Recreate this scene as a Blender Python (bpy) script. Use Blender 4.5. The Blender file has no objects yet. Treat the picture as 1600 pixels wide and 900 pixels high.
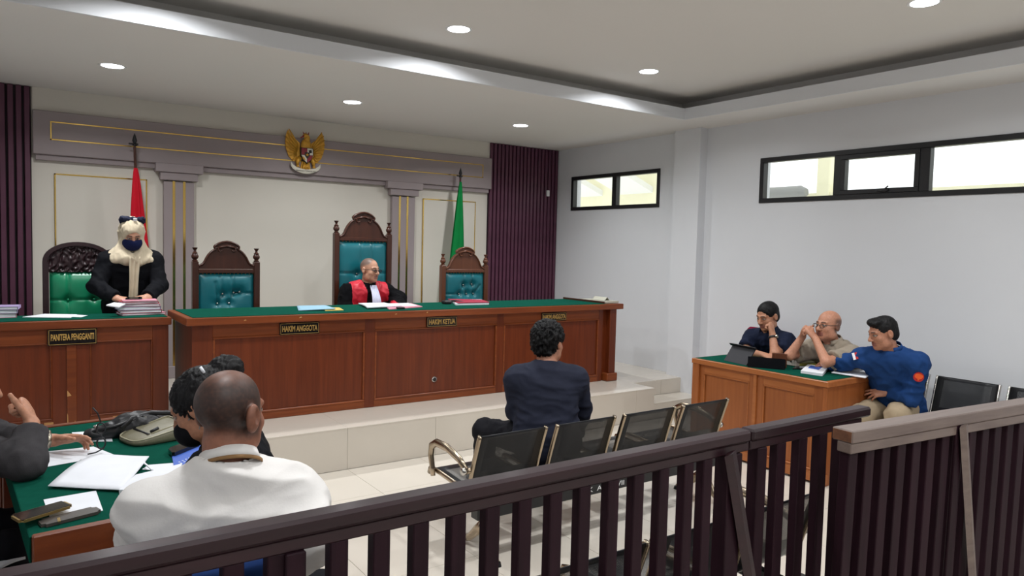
import bpy, bmesh, math, random
import numpy as np
from mathutils import Vector, Matrix, noise

# ---------------------------------------------------------------- camera
S = bpy.context.scene
COL = S.collection
R_ = Vector((0.8185, -0.5738, 0.0248)); U_ = Vector((0.0121, 0.0606, 0.9981)); F_ = Vector((0.5739, 0.8167, -0.0570))
R_.normalize(); F_ = (F_ - R_ * F_.dot(R_)).normalized(); U_ = R_.cross(F_)
FOC, EYE = 1138.0, Vector((0, 0, 1.7))
cd = bpy.data.cameras.new('camera'); cam = bpy.data.objects.new('camera', cd); COL.objects.link(cam)
cd.sensor_width = 36.0; cd.lens = 36.0 * FOC / 1600.0; cd.clip_start = 0.05
cam.matrix_world = Matrix(((R_.x, U_.x, -F_.x, EYE.x), (R_.y, U_.y, -F_.y, EYE.y), (R_.z, U_.z, -F_.z, EYE.z), (0, 0, 0, 1)))
S.camera = cam


def ray(x, y): return R_ * ((x - 800) / FOC) - U_ * ((y - 450) / FOC) + F_
def atX(x, y, X): d = ray(x, y); return EYE + d * (X / d.x)
def atY(x, y, Y): d = ray(x, y); return EYE + d * (Y / d.y)
def atZ(x, y, Z): d = ray(x, y); return EYE + d * ((Z - 1.7) / d.z)
def atD(x, y, D): return EYE + ray(x, y) * D


# ---------------------------------------------------------------- world, lamps, exposure
W = bpy.data.worlds.new('overcast_sky'); S.world = W; W.use_nodes = True
wn = W.node_tree; wn.nodes.clear()
wo = wn.nodes.new('ShaderNodeOutputWorld'); wb = wn.nodes.new('ShaderNodeBackground')
wb.inputs[0].default_value = (0.94, 0.975, 1.0, 1); wb.inputs[1].default_value = 1.9
wn.links.new(wb.outputs[0], wo.inputs[0])
S.view_settings.view_transform = 'Standard'; S.view_settings.look = 'None'
S.view_settings.gamma = 1.0; S.view_settings.exposure = 0.0; S.view_settings.use_curve_mapping = False
LAMP_W = 20.0
LAMP_COLOR = (0.965, 0.985, 1.0)

# ---------------------------------------------------------------- helpers
def lin(c):
    if isinstance(c, str):
        c = c.lstrip('#'); c = [int(c[i:i + 2], 16) / 255 for i in (0, 2, 4)]
    return tuple(((v / 12.92) if v <= 0.04045 else ((v + 0.055) / 1.055) ** 2.4) for v in c)


def tag(o, label=None, cat=None, group=None, kind=None):
    if label: o['label'] = label
    if cat: o['category'] = cat
    if group: o['group'] = group
    if kind: o['kind'] = kind
    return o


LOCAL = {}
def root(name, loc=(0, 0, 0), rz=0.0, label=None, cat=None, group=None):
    o = bpy.data.objects.new(name, None); COL.objects.link(o)
    o.empty_display_size = 0.1
    o.location = loc; o.rotation_euler = (0, 0, rz)
    LOCAL[o] = Matrix.Translation(Vector(loc)) @ Matrix.Rotation(rz, 4, 'Z')
    return tag(o, label, cat, group)


def world_matrix(o):
    if o is None: return Matrix.Identity(4)
    if o in LOCAL: return LOCAL[o]
    return world_matrix(o.parent) if o.parent else Matrix.Identity(4)


class MB:
    """collects shapes in one bmesh"""
    def __init__(s): s.b = bmesh.new(); s.mi = 0

    def _post(s, vs):
        fs = set()
        for v in vs:
            for f in v.link_faces: fs.add(f)
        for f in fs: f.material_index = s.mi
        return vs

    def box(s, lo, hi, bev=0.0, M=None):
        lo, hi = Vector(lo), Vector(hi)
        c = (lo + hi) / 2; d = hi - lo
        r = bmesh.ops.create_cube(s.b, size=1.0)['verts']
        for v in r: v.co = Vector((v.co.x * d.x, v.co.y * d.y, v.co.z * d.z)) + c
        if bev > 0:
            es = list({e for v in r for e in v.link_edges})
            q = bmesh.ops.bevel(s.b, geom=es, offset=bev, segments=1, affect='EDGES', profile=0.5)
            r = list({v for f in q['faces'] for v in f.verts} | {v for v in r if v.is_valid})
        if M is not None:
            for v in r: v.co = M @ v.co
        s._post(r); return r

    def cyl(s, a, b, r1, r2=None, n=12):
        a, b = Vector(a), Vector(b); r2 = r1 if r2 is None else r2
        d = b - a; L = d.length
        q = bmesh.ops.create_cone(s.b, cap_ends=True, segments=n, radius1=max(r1, 1e-5), radius2=max(r2, 1e-5), depth=L)['verts']
        M = Matrix.Translation((a + b) / 2) @ d.to_track_quat('Z', 'Y').to_matrix().to_4x4()
        for v in q: v.co = M @ v.co
        s._post(q); return q

    def sph(s, c, r, n=10, sc=(1, 1, 1)):
        q = bmesh.ops.create_uvsphere(s.b, u_segments=n, v_segments=max(6, n // 2 + 2), radius=r)['verts']
        for v in q: v.co = Vector((v.co.x * sc[0], v.co.y * sc[1], v.co.z * sc[2])) + Vector(c)
        s._post(q); return q

    def tube(s, pts, r, n=8, flat=1.0, flatdir=None, closed=False):
        pts = [Vector(p) for p in pts]; rings = []; N = len(pts)
        rr = r if isinstance(r, (list, tuple)) else [r] * N
        ref = None
        for i, p in enumerate(pts):
            if closed: t = (pts[(i + 1) % N] - pts[i - 1]).normalized()
            else: t = (pts[min(i + 1, N - 1)] - pts[max(i - 1, 0)]).normalized()
            if flatdir is not None: ref = Vector(flatdir)
            elif ref is None: ref = Vector((0, 0, 1)) if abs(t.z) < 0.9 else Vector((1, 0, 0))
            x = (ref - t * ref.dot(t)).normalized(); ref = x if flatdir is None else ref
            y = t.cross(x)
            rings.append([s.b.verts.new(p + x * (math.cos(a) * rr[i] * flat) + y * (math.sin(a) * rr[i]))
                          for a in [2 * math.pi * k / n for k in range(n)]])
        fs = []
        for i in range(N if closed else N - 1):
            A, B = rings[i], rings[(i + 1) % N]
            for k in range(n): fs.append(s.b.faces.new((A[k], A[(k + 1) % n], B[(k + 1) % n], B[k])))
        if not closed:
            fs.append(s.b.faces.new(rings[0][::-1])); fs.append(s.b.faces.new(rings[-1]))
        for f in fs: f.material_index = s.mi
        return rings

    def lathe(s, c, prof, n=14, axis='Z'):
        c = Vector(c); rings = []
        for (r, z) in prof:
            rings.append([s.b.verts.new(c + Vector((r * math.cos(a), r * math.sin(a), z))) for a in [2 * math.pi * k / n for k in range(n)]])
        for A, B in zip(rings, rings[1:]):
            for k in range(n):
                f = s.b.faces.new((A[k], A[(k + 1) % n], B[(k + 1) % n], B[k])); f.material_index = s.mi
        for q in (rings[0][::-1], rings[-1]):
            f = s.b.faces.new(q); f.material_index = s.mi

    def prism(s, poly, depth, M=None):
        """poly in XZ, extruded along Y from 0 to depth"""
        A = [s.b.verts.new((p[0], 0, p[1])) for p in poly]; B = [s.b.verts.new((p[0], depth, p[1])) for p in poly]
        n = len(poly); fs = [s.b.faces.new(A), s.b.faces.new(B[::-1])]
        for k in range(n): fs.append(s.b.faces.new((A[k], B[k], B[(k + 1) % n], A[(k + 1) % n])))
        for f in fs: f.material_index = s.mi
        if M is not None:
            for v in A + B: v.co = M @ v.co
        return A + B

    def grid(s, fn, nu, nv, thick=None):
        """fn(u,v)->Vector; thick: offset vector for a closed slab"""
        def lay(off):
            return [[s.b.verts.new(fn(i / nu, j / nv) + off) for j in range(nv + 1)] for i in range(nu + 1)]
        G = lay(Vector((0, 0, 0))); fs = []
        for i in range(nu):
            for j in range(nv): fs.append(s.b.faces.new((G[i][j], G[i + 1][j], G[i + 1][j + 1], G[i][j + 1])))
        if thick is not None:
            H = lay(Vector(thick))
            for i in range(nu):
                for j in range(nv): fs.append(s.b.faces.new((H[i][j], H[i][j + 1], H[i + 1][j + 1], H[i + 1][j])))
            rim = [(i, 0) for i in range(nu)] + [(nu, j) for j in range(nv)] + [(i, nv) for i in range(nu, 0, -1)] + [(0, j) for j in range(nv, 0, -1)]
            for (a, b), (c, d) in zip(rim, rim[1:] + rim[:1]):
                fs.append(s.b.faces.new((G[a][b], H[a][b], H[c][d], G[c][d])))
        for f in fs: f.material_index = s.mi
        return fs

    def build(s, name, mats, parent=None, smooth=False, world=True, recalc=True):
        if recalc: bmesh.ops.recalc_face_normals(s.b, faces=s.b.faces[:])
        me = bpy.data.meshes.new(name); s.b.to_mesh(me); s.b.free()
        if world and parent is not None: me.transform(world_matrix(parent).inverted())
        return link(name, me, mats, parent, smooth)


def link(name, me, mats, parent=None, smooth=False):
    for m in (mats if isinstance(mats, (list, tuple)) else [mats]): me.materials.append(m)
    if smooth:
        me.polygons.foreach_set('use_smooth', [True] * len(me.polygons))
        if smooth == 'auto':
            try: me.set_sharp_from_angle(angle=math.radians(40))
            except Exception: pass
    o = bpy.data.objects.new(name, me); COL.objects.link(o)
    if parent is not None: o.parent = parent
    return o


def kids(o): return [c for c in bpy.data.objects if c.parent == o]
def copy_tree(o, parent=None):
    ch = kids(o); c = o.copy(); COL.objects.link(c)
    if parent is not None: c.parent = parent
    for k in ch: copy_tree(k, c)
    return c


def text(body, name, size, loc, rot, mat, parent, extrude=0.001, bold=0.0, fit=None):
    cu = bpy.data.curves.new(name, 'FONT'); cu.body = body; cu.size = size; cu.align_x = 'CENTER'; cu.align_y = 'CENTER'
    cu.extrude = extrude; cu.offset = bold
    tmp = bpy.data.objects.new('text_shape', cu); COL.objects.link(tmp)
    bpy.context.view_layer.update()
    me = bpy.data.meshes.new_from_object(tmp.evaluated_get(bpy.context.evaluated_depsgraph_get()))
    bpy.data.objects.remove(tmp); bpy.data.curves.remove(cu)
    if fit:
        xs = [v.co.x for v in me.vertices]; k = fit / (max(xs) - min(xs))
        me.transform(Matrix.Diagonal((k, 1, 1, 1)))
    me.transform(Matrix.Translation(Vector(loc)) @ rot.to_4x4())
    if parent is not None: me.transform(world_matrix(parent).inverted())
    return link(name, me, mat, parent)


# ---------------------------------------------------------------- materials
def nodes_of(m): m.use_nodes = True; return m.node_tree, m.node_tree.nodes['Principled BSDF']
def pm(name, col, rough=0.5, metal=0.0, var=0.0, scale=8.0, bump=0.0, bscale=60.0, spec=0.5, sheen=0.0, coat=0.0, stretch=(1, 1, 1)):
    m = bpy.data.materials.new(name); nt, b = nodes_of(m)
    c = lin(col); b.inputs['Roughness'].default_value = rough; b.inputs['Metallic'].default_value = metal
    b.inputs['Specular IOR Level'].default_value = spec
    if sheen: b.inputs['Sheen Weight'].default_value = sheen
    if coat: b.inputs['Coat Weight'].default_value = coat; b.inputs['Coat Roughness'].default_value = 0.15
    tc = nt.nodes.new('ShaderNodeTexCoord'); mp = nt.nodes.new('ShaderNodeMapping'); mp.inputs['Scale'].default_value = stretch
    nt.links.new(tc.outputs['Object'], mp.inputs['Vector'])
    nz = nt.nodes.new('ShaderNodeTexNoise'); nz.inputs['Scale'].default_value = scale; nz.inputs['Detail'].default_value = 4
    nt.links.new(mp.outputs[0], nz.inputs['Vector'])
    cr = nt.nodes.new('ShaderNodeValToRGB')
    cr.color_ramp.elements[0].position = 0.3; cr.color_ramp.elements[1].position = 0.7
    cr.color_ramp.elements[0].color = (*[v * (1 - var) for v in c], 1); cr.color_ramp.elements[1].color = (*[min(1, v * (1 + var)) for v in c], 1)
    nt.links.new(nz.outputs['Fac'], cr.inputs[0]); nt.links.new(cr.outputs[0], b.inputs['Base Color'])
    if bump:
        n2 = nt.nodes.new('ShaderNodeTexNoise'); n2.inputs['Scale'].default_value = bscale; n2.inputs['Detail'].default_value = 3
        nt.links.new(mp.outputs[0], n2.inputs['Vector'])
        bp = nt.nodes.new('ShaderNodeBump'); bp.inputs['Strength'].default_value = bump; bp.inputs['Distance'].default_value = 0.004
        nt.links.new(n2.outputs['Fac'], bp.inputs['Height']); nt.links.new(bp.outputs[0], b.inputs['Normal'])
    return m


def wood(name, c1, c2, rough=0.4, coat=0.15, axis='Z', spec=0.4):
    """grain runs along the given axis"""
    st = {'Z': (26, 26, 1.6), 'X': (1.6, 26, 26), 'Y': (26, 1.6, 26)}[axis]
    m = bpy.data.materials.new(name); nt, b = nodes_of(m)
    b.inputs['Roughness'].default_value = rough; b.inputs['Coat Weight'].default_value = coat; b.inputs['Coat Roughness'].default_value = 0.2; b.inputs['Specular IOR Level'].default_value = spec
    tc = nt.nodes.new('ShaderNodeTexCoord'); mp = nt.nodes.new('ShaderNodeMapping'); mp.inputs['Scale'].default_value = st
    nt.links.new(tc.outputs['Object'], mp.inputs['Vector'])
    nz = nt.nodes.new('ShaderNodeTexNoise'); nz.inputs['Scale'].default_value = 1.0; nz.inputs['Detail'].default_value = 6; nz.inputs['Roughness'].default_value = 0.6
    nz.inputs['Distortion'].default_value = 0.4
    nt.links.new(mp.outputs[0], nz.inputs['Vector'])
    cr = nt.nodes.new('ShaderNodeValToRGB'); cr.color_ramp.elements[0].position = 0.28; cr.color_ramp.elements[1].position = 0.75
    cr.color_ramp.elements[0].color = (*lin(c1), 1); cr.color_ramp.elements[1].color = (*lin(c2), 1)
    nt.links.new(nz.outputs['Fac'], cr.inputs[0]); nt.links.new(cr.outputs[0], b.inputs['Base Color'])
    return m


def emit(name, col, strength):
    m = bpy.data.materials.new(name); nt, b = nodes_of(m)
    b.inputs['Base Color'].default_value = (0.9, 0.9, 0.9, 1)
    b.inputs['Emission Color'].default_value = (*lin(col), 1); b.inputs['Emission Strength'].default_value = strength
    return m


def glass(name):
    m = bpy.data.materials.new(name); m.use_nodes = True; nt = m.node_tree; nt.nodes.clear()
    o = nt.nodes.new('ShaderNodeOutputMaterial'); mx = nt.nodes.new('ShaderNodeMixShader'); t = nt.nodes.new('ShaderNodeBsdfTransparent'); g = nt.nodes.new('ShaderNodeBsdfGlossy')
    t.inputs[0].default_value = (0.96, 0.97, 0.96, 1); g.inputs['Roughness'].default_value = 0.02
    mx.inputs[0].default_value = 0.05
    nt.links.new(t.outputs[0], mx.inputs[1]); nt.links.new(g.outputs[0], mx.inputs[2]); nt.links.new(mx.outputs[0], o.inputs[0])
    return m


def perforated(name, col):
    """black steel sheet with rows of round holes"""
    m = bpy.data.materials.new(name); nt, b = nodes_of(m)
    b.inputs['Base Color'].default_value = (*lin(col), 1); b.inputs['Roughness'].default_value = 0.35; b.inputs['Metallic'].default_value = 0.3
    tc = nt.nodes.new('ShaderNodeTexCoord'); mp = nt.nodes.new('ShaderNodeMapping'); mp.inputs['Scale'].default_value = (210, 210, 210)
    nt.links.new(tc.outputs['UV'], mp.inputs['Vector'])
    fr = nt.nodes.new('ShaderNodeVectorMath'); fr.operation = 'FRACTION'; nt.links.new(mp.outputs[0], fr.inputs[0])
    sb = nt.nodes.new('ShaderNodeVectorMath'); sb.operation = 'SUBTRACT'; sb.inputs[1].default_value = (0.5, 0.5, 0); nt.links.new(fr.outputs[0], sb.inputs[0])
    sp = nt.nodes.new('ShaderNodeSeparateXYZ'); nt.links.new(sb.outputs[0], sp.inputs[0])
    cb = nt.nodes.new('ShaderNodeCombineXYZ'); nt.links.new(sp.outputs[0], cb.inputs[0]); nt.links.new(sp.outputs[1], cb.inputs[1])
    ln = nt.nodes.new('ShaderNodeVectorMath'); ln.operation = 'LENGTH'; nt.links.new(cb.outputs[0], ln.inputs[0])
    lt = nt.nodes.new('ShaderNodeMath'); lt.operation = 'GREATER_THAN'; lt.inputs[1].default_value = 0.31; nt.links.new(ln.outputs['Value'], lt.inputs[0])
    nt.links.new(lt.outputs[0], b.inputs['Alpha'])
    return m


def vcol_skin(name, rough=0.5):
    m = bpy.data.materials.new(name); nt, b = nodes_of(m)
    at = nt.nodes.new('ShaderNodeAttribute'); at.attribute_name = 'Col'
    tc = nt.nodes.new('ShaderNodeTexCoord'); nz = nt.nodes.new('ShaderNodeTexNoise'); nz.inputs['Scale'].default_value = 90; nz.inputs['Detail'].default_value = 3
    nt.links.new(tc.outputs['Object'], nz.inputs['Vector'])
    mr = nt.nodes.new('ShaderNodeMapRange'); mr.inputs[1].default_value = 0.3; mr.inputs[2].default_value = 0.7; mr.inputs[3].default_value = 0.86; mr.inputs[4].default_value = 1.1
    nt.links.new(nz.outputs['Fac'], mr.inputs[0])
    mx = nt.nodes.new('ShaderNodeMix'); mx.data_type = 'RGBA'; mx.blend_type = 'MULTIPLY'; mx.inputs[0].default_value = 1.0
    nt.links.new(at.outputs['Color'], mx.inputs[6]); nt.links.new(mr.outputs[0], mx.inputs[7]); nt.links.new(mx.outputs[2], b.inputs['Base Color'])
    b.inputs['Roughness'].default_value = rough; b.inputs['Subsurface Weight'].default_value = 0.0
    return m


M = {}
M['wall'] = pm('white_wall_paint', '#d9dbdf', 0.75, var=0.015, scale=1.5)
M['backwall'] = pm('cream_wall_paint', '#d6d0c5', 0.75, var=0.015, scale=1.5)
M['ceil'] = pm('ceiling_paint', '#dedbd7', 0.8, var=0.01, scale=1.0)
M['taupe'] = pm('taupe_paint', '#978b8c', 0.65, var=0.03, scale=3)
M['gold'] = pm('polished_brass', '#e2bf6c', 0.2, 1.0)
M['slat'] = pm('plum_slat', '#54293f', 0.5, var=0.12, scale=6)
M['slatback'] = pm('plum_backing', '#1d1017', 0.7)
M['tile'] = pm('cream_glazed_tile', '#d2cabe', 0.12, var=0.02, scale=2.5, spec=0.5)
M['grout'] = pm('grout', '#a29a8e', 0.8)
M['black'] = pm('black_frame', '#17171a', 0.45)
M['glass'] = glass('window_glass')
M['bench'] = wood('bench_wood', '#58230c', '#733316', 0.36, coat=.08)
M['benchX'] = wood('bench_wood_along', '#6c3215', '#8c471f', 0.36, coat=.08, axis='X')
M['clerk'] = wood('clerk_wood', '#58250f', '#713115', 0.38, coat=.08)
M['clerkX'] = wood('clerk_wood_along', '#642c12', '#80401c', 0.38, coat=.08, axis='X')
M['desk'] = wood('orange_wood', '#884a22', '#a25e2f', 0.38, coat=.08)
M['deskY'] = wood('orange_wood_along', '#955427', '#ae6a39', 0.38, coat=.08, axis='Y')
M['felt'] = pm('green_cloth', '#0f4a3c', 0.95, var=0.08, scale=25, bump=0.15, bscale=300, spec=0.02)
M['gouge'] = pm('bare_wood', '#b98a55', 0.7, var=0.15, scale=20)
M['chairwood'] = wood('carved_dark_wood', '#351a12', '#4a271a', 0.33)
M['chairwood2'] = wood('carved_mid_wood', '#55301f', '#6d402a', 0.33)
M['blackwood'] = wood('carved_black_wood', '#231318', '#321c20', 0.4)
M['teal'] = pm('teal_leather', '#11656f', 0.3, var=0.1, scale=5, bump=0.1, bscale=200)
M['green'] = pm('green_leather', '#14845c', 0.33, var=0.1, scale=6, bump=0.1, bscale=200)
M['chrome'] = pm('chrome', '#c9c6c2', 0.12, 1.0)
M['reflchrome'] = pm('aged_chrome_wood_reflection', '#ab9c88', 0.24, 1.0, var=.12, scale=14)  # brown reflection of nearby wood put into the chrome colour
M['perf'] = perforated('perforated_black_steel', '#1a1b1f')
M['steel'] = pm('black_steel', '#17181b', 0.35, 0.2)
M['fence'] = wood('dark_fence_wood', '#1c0e14', '#2c1720', 0.55, coat=0.0, spec=.12)
M['fenceX'] = wood('dark_fence_wood_along', '#1f1015', '#30191f', 0.42, coat=0.08, spec=.3, axis='X')
M['dusty_lit'] = wood('dusty_lit_gate_wood', '#5d4e49', '#776860', 0.45, axis='X')  # paler than the fence: dust plus window light put into the colour
M['rawend'] = wood('raw_cut_wood', '#4a2d1f', '#7a5138', 0.7, axis='X')
M['sign'] = pm('sign_black', '#0e0e10', 0.25)
M['signgold'] = pm('sign_gold', '#c8a25a', 0.4, 0.3)
M['paper'] = pm('white_paper', '#e6e8ee', 0.8, var=0.02, scale=14)
M['paper_pink'] = pm('pink_folder', '#d88fa0', 0.7, var=0.05)
M['paper_lilac'] = pm('lilac_folder', '#a795c0', 0.7, var=0.05)
M['paper_red'] = pm('red_folder', '#a3223f', 0.6, var=0.05)
M['paper_blue'] = pm('pale_blue_folder', '#8fb8cd', 0.7, var=0.04)
M['paper_yellow'] = pm('yellow_card', '#d3b25c', 0.7, var=0.04)
M['blue_book'] = pm('blue_cover', '#4468c4', 0.5, var=0.05)
M['phone'] = pm('phone_glass', '#121214', 0.12)
M['phonegold'] = pm('phone_gold', '#b59a63', 0.3, 0.8)
M['phonegrey'] = pm('phone_grey', '#4a4440', 0.4)
M['olive'] = pm('olive_leather', '#77725d', 0.42, var=0.08, scale=10, bump=0.2, bscale=180)
M['olivetrim'] = pm('olive_trim', '#a59f86', 0.45)
M['blackcloth'] = pm('black_cloth', '#0e0f14', 0.8, var=0.1, scale=20, bump=0.2, bscale=120, spec=0.12)
M['leather'] = pm('black_leather', '#1d1d20', 0.42, var=0.1, scale=10, bump=0.25, bscale=90)
M['robe'] = pm('black_robe', '#0b0b0e', 0.9, var=0.1, scale=12, spec=0.12)
M['red'] = pm('red_satin', '#c51f33', 0.5, var=0.06, scale=8)
M['jabot'] = pm('white_jabot', '#c9cce2', 0.7, var=0.02)
M['hijab'] = pm('cream_hijab', '#cdbfa6', 0.85, var=0.05, scale=10, bump=0.1, bscale=200, spec=0.12)
M['navy'] = pm('navy_mask', '#1a2148', 0.8, var=0.05, spec=0.12)
M['bow'] = pm('dark_bow', '#22263a', 0.6, var=0.1, spec=0.12)
M['shirt_navy'] = pm('navy_shirt', '#272a38', 0.8, var=0.08, scale=14, bump=0.15, bscale=160, spec=0.12)
M['shirt_white'] = pm('white_shirt', '#dcd9d6', 0.75, var=0.02, scale=10, bump=0.1, bscale=160, spec=0.12)
M['shirt_dark'] = pm('dark_blue_polo', '#1c2338', 0.8, var=0.08, scale=14, bump=0.12, bscale=160, spec=0.12)
M['shirt_beige'] = pm('beige_shirt', '#9a8f80', 0.8, var=0.05, scale=14, bump=0.12, bscale=160, spec=0.12)
M['shirt_blue'] = pm('blue_shirt', '#1f3f72', 0.8, var=0.08, scale=12, bump=0.12, bscale=160, spec=0.12)
M['suit'] = pm('grey_suit', '#3f3d3f', 0.85, var=0.1, scale=30, bump=0.2, bscale=300, spec=0.12)
M['khaki'] = pm('khaki_trousers', '#a5947b', 0.85, var=0.05, scale=14, bump=0.1, bscale=160, spec=0.12)
M['trouser'] = pm('dark_trousers', '#18181d', 0.85, var=0.08, scale=14, spec=0.12)
M['jeans'] = pm('blue_jeans', '#27406e', 0.85, var=0.15, scale=40, spec=0.12)
M['hair'] = pm('black_hair', '#0c0b0d', 0.55, spec=0.25, var=0.3, scale=40, bump=0.6, bscale=140, stretch=(1, 1, 0.25))
M['skin'] = vcol_skin('skin')
M['lanyard'] = pm('brown_lanyard', '#8a6a48', 0.7, spec=0.12)
M['strap'] = pm('watch_strap', '#1b1a1a', 0.5)
M['steelwatch'] = pm('steel_watch', '#b9b1a0', 0.25, 0.9)
M['magenta'] = pm('maroon_fabric', '#7a1d38', 0.85, var=0.08, scale=30, spec=0.12)
M['bluefabric'] = pm('blue_fabric', '#1d3566', 0.85, var=0.08, scale=30, spec=0.12)
M['flagred'] = pm('red_flag_cloth', '#c21a2b', 0.75, var=0.06, spec=0.12)
M['flagwhite'] = pm('white_flag_cloth', '#dedede', 0.75)
M['flaggreen'] = pm('green_flag_cloth', '#0d7a3c', 0.75, var=0.06, spec=0.12)
M['lens'] = emit('downlight_lens', '#f4faff', 14.0)
M['trimwhite'] = pm('white_plastic', '#e4e4e4', 0.4)
M['outwall'] = pm('pale_yellow_render', '#e4dfc0', 0.85, var=0.03)
M['emgold'] = pm('emblem_gold', '#d09a34', 0.34, 0.35, var=0.15, scale=30)
M['emred'] = pm('emblem_red', '#8e1f2c', 0.5)
M['emwhite'] = pm('emblem_white', '#d8d2c2', 0.5)
M['emblack'] = pm('emblem_black', '#17130f', 0.5)
M['patch'] = pm('orange_patch', '#e2571e', 0.7)
M['patchred'] = pm('red_patch', '#b41f1d', 0.7)
M['ashgrey'] = pm('grey_plastic', '#8b8b88', 0.5)
M['tissue'] = pm('tissue', '#e3d9cf', 0.8)
M['tabletcase'] = pm('tablet_case', '#26262c', 0.6, var=0.06)
M['pale_box'] = pm('pale_box', '#b9b7a8', 0.6)

# ================================================================ structure
XR, XL, YB, YF = 6.187, -0.73, 7.814, -4.0
ZC, ZU, ZD = 3.005, 3.24, 0.316
def struct(name, mb, m, parent=None, smooth=False):
    o = mb.build(name, m, parent, smooth)
    if parent is None: o['kind'] = 'structure'
    return o

# floor: screed plus individual glazed tiles near the court side
fb = MB(); fb.box((XL, YF, -0.1), (XR, YB, -0.004)); floor = struct('floor', fb, M['grout'])
T = 0.6
tmesh = None
y0s = 5.087
for i in range(-1, 11):
    for j in range(0, 8):
        x0, y1 = 0.31 + (i - 1) * T, y0s - j * T
        x1, y0 = x0 + T, y1 - T
        a, b = max(x0, XL) + 0.0012, min(x1, XR) - 0.0012
        if b - a < 0.02: continue
        full = abs((b - a) - (T - 0.0024)) < 1e-4
        if full and tmesh:
            o = bpy.data.objects.new('tile', tmesh); COL.objects.link(o)
        else:
            q = MB(); q.box((-(b - a) / 2, -T / 2 + 0.0012, -0.008), ((b - a) / 2, T / 2 - 0.0012, 0), 0.0006)
            o = q.build('tile', M['tile'])
            if full: tmesh = o.data
        o.location = ((a + b) / 2, (y0 + y1) / 2, 0); o.parent = floor
q = MB(); q.box((XL, YF, -0.02), (XR, y0s - 8 * T - 0.001, 0)); q.build('tile_field', M['tile'], floor)

# dais with riser and top tiles, step at its right end
db = MB()
db.box((XL, 5.10, 0), (5.36, YB, ZD - 0.008)); db.box((5.36, 5.40, 0), (XR, YB, ZD - 0.008))
dais = tag(db.build('platform_floor', M['grout']), kind='structure')
x = 2.11 - 0.75 * 4
while x < 5.36:
    a, b = max(x, XL) + 0.001, min(x + 0.75, 5.36) - 0.001
    q = MB(); q.box((a, 5.090, 0.0005), (b, 5.101, ZD - 0.009), 0.0006); q.build('tile', M['tile'], dais)
    x += 0.75
x = 0.31 - 2 * T
while x < XR:
    for y in (5.088, 5.688, 6.288, 6.888, 7.488):
        a, b, c, d = max(x, XL) + .001, min(x + T, XR) - .001, y + .001, min(y + T, YB) - .001
        if y < 5.39:
            if a > 5.36: c = 5.392
            elif b > 5.36:
                q = MB(); q.box((a, c, ZD - .009), (5.36, d, ZD), .0006); q.build('tile', M['tile'], dais)
                a, c = 5.361, 5.392
        if b - a < .02: continue
        q = MB(); q.box((a, c, ZD - .009), (b, d, ZD), .0006); q.build('tile', M['tile'], dais)
    x += T
for a, b in ((5.36, 5.77), (5.772, XR - .001)):
    q = MB(); q.box((a + .001, 5.388, 0.160), (b, 5.401, ZD - .009), .0006); q.build('tile', M['tile'], dais)
    q = MB(); q.box((a + .001, 5.094, 0.150), (b, 5.389, 0.158), .0006); q.build('tile', M['tile'], dais)
    q = MB(); q.box((a + .001, 5.094, 0.0005), (b, 5.104, 0.149), .0006); q.build('tile', M['tile'], dais)
q = MB(); q.box((5.36, 5.103, 0), (XR, 5.40, .15)); q.build('step_core', M['grout'], dais)

# walls
WZ0, WZ1 = 2.19, 2.632
wins = [(5.905, 7.484), (0.9, 4.56)]
q = MB(); t = 0.16
q.box((XR, YF, 0), (XR + t, YB, WZ0)); q.box((XR, YF, WZ1), (XR + t, YB, 3.5))
for a, b in ((YF, wins[1][0]), (wins[1][1], wins[0][0]), (wins[0][1], YB)): q.box((XR, a, WZ0), (XR + t, b, WZ1))
struct('wall_right', q, M['wall'])
q = MB(); q.box((XL, YB, 0), (XR + t, YB + .15, 3.5)); struct('wall_back', q, M['backwall'])
q = MB(); q.box((XL - .15, YF, 0), (XL, YB + .15, 3.5)); struct('wall_left', q, M['wall'])
q = MB(); q.box((XL - .15, YF - .15, 0), (XR + t, YF, 3.5)); struct('wall_front', q, M['wall'])
q = MB(); q.box((6.075, 5.24, 0), (XR, 5.60, ZC + .01)); struct('wall_pillar', q, M['wall'])

# ceiling: dropped border with an upstanding lip round a deeper recess
cx0, cx1, cy0, cy1 = -0.14, 5.60, -2.6, 5.05
q = MB()
for lo, hi in (((XL, cy1, ZC), (XR, YB, ZC + .03)), ((XL, YF, ZC), (XR, cy0, ZC + .03)), ((XL, cy0, ZC), (cx0, cy1, ZC + .03)), ((cx1, cy0, ZC), (XR, cy1, ZC + .03))): q.box(lo, hi)
q.box((XL, YF, ZU), (XR, YB, ZU + .05))
struct('ceiling', q, M['ceil'])
q = MB(); L = .018; zt = 3.115; cx0 += .004; cx1 -= .004; cy0 += .004; cy1 -= .004
q.box((cx0 - L, cy1, ZC - .001), (cx1 + L, cy1 + L, zt)); q.box((cx0 - L, cy0 - L, ZC - .001), (cx1 + L, cy0, zt))
q.box((cx0 - L, cy0, ZC - .001), (cx0, cy1, zt)); q.box((cx1, cy0, ZC - .001), (cx1 + L, cy1, zt))
struct('trim_1', q, M['wall'])
q = MB(); r = .30
q.box((cx0 - r, cy1 + r, ZC + .025), (cx1 + r, cy1 + r + .02, ZU)); q.box((cx1 + r, cy0, ZC + .025), (cx1 + r + .02, cy1 + r, ZU)); q.box((cx0 - r - .02, cy0, ZC + .025), (cx0 - r, cy1 + r, ZU)); q.box((cx0 - r, cy0 - r, ZC + .025), (cx1 + r, cy0 - r + .02, ZU))
struct('trim_2', q, M['ceil'])

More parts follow.
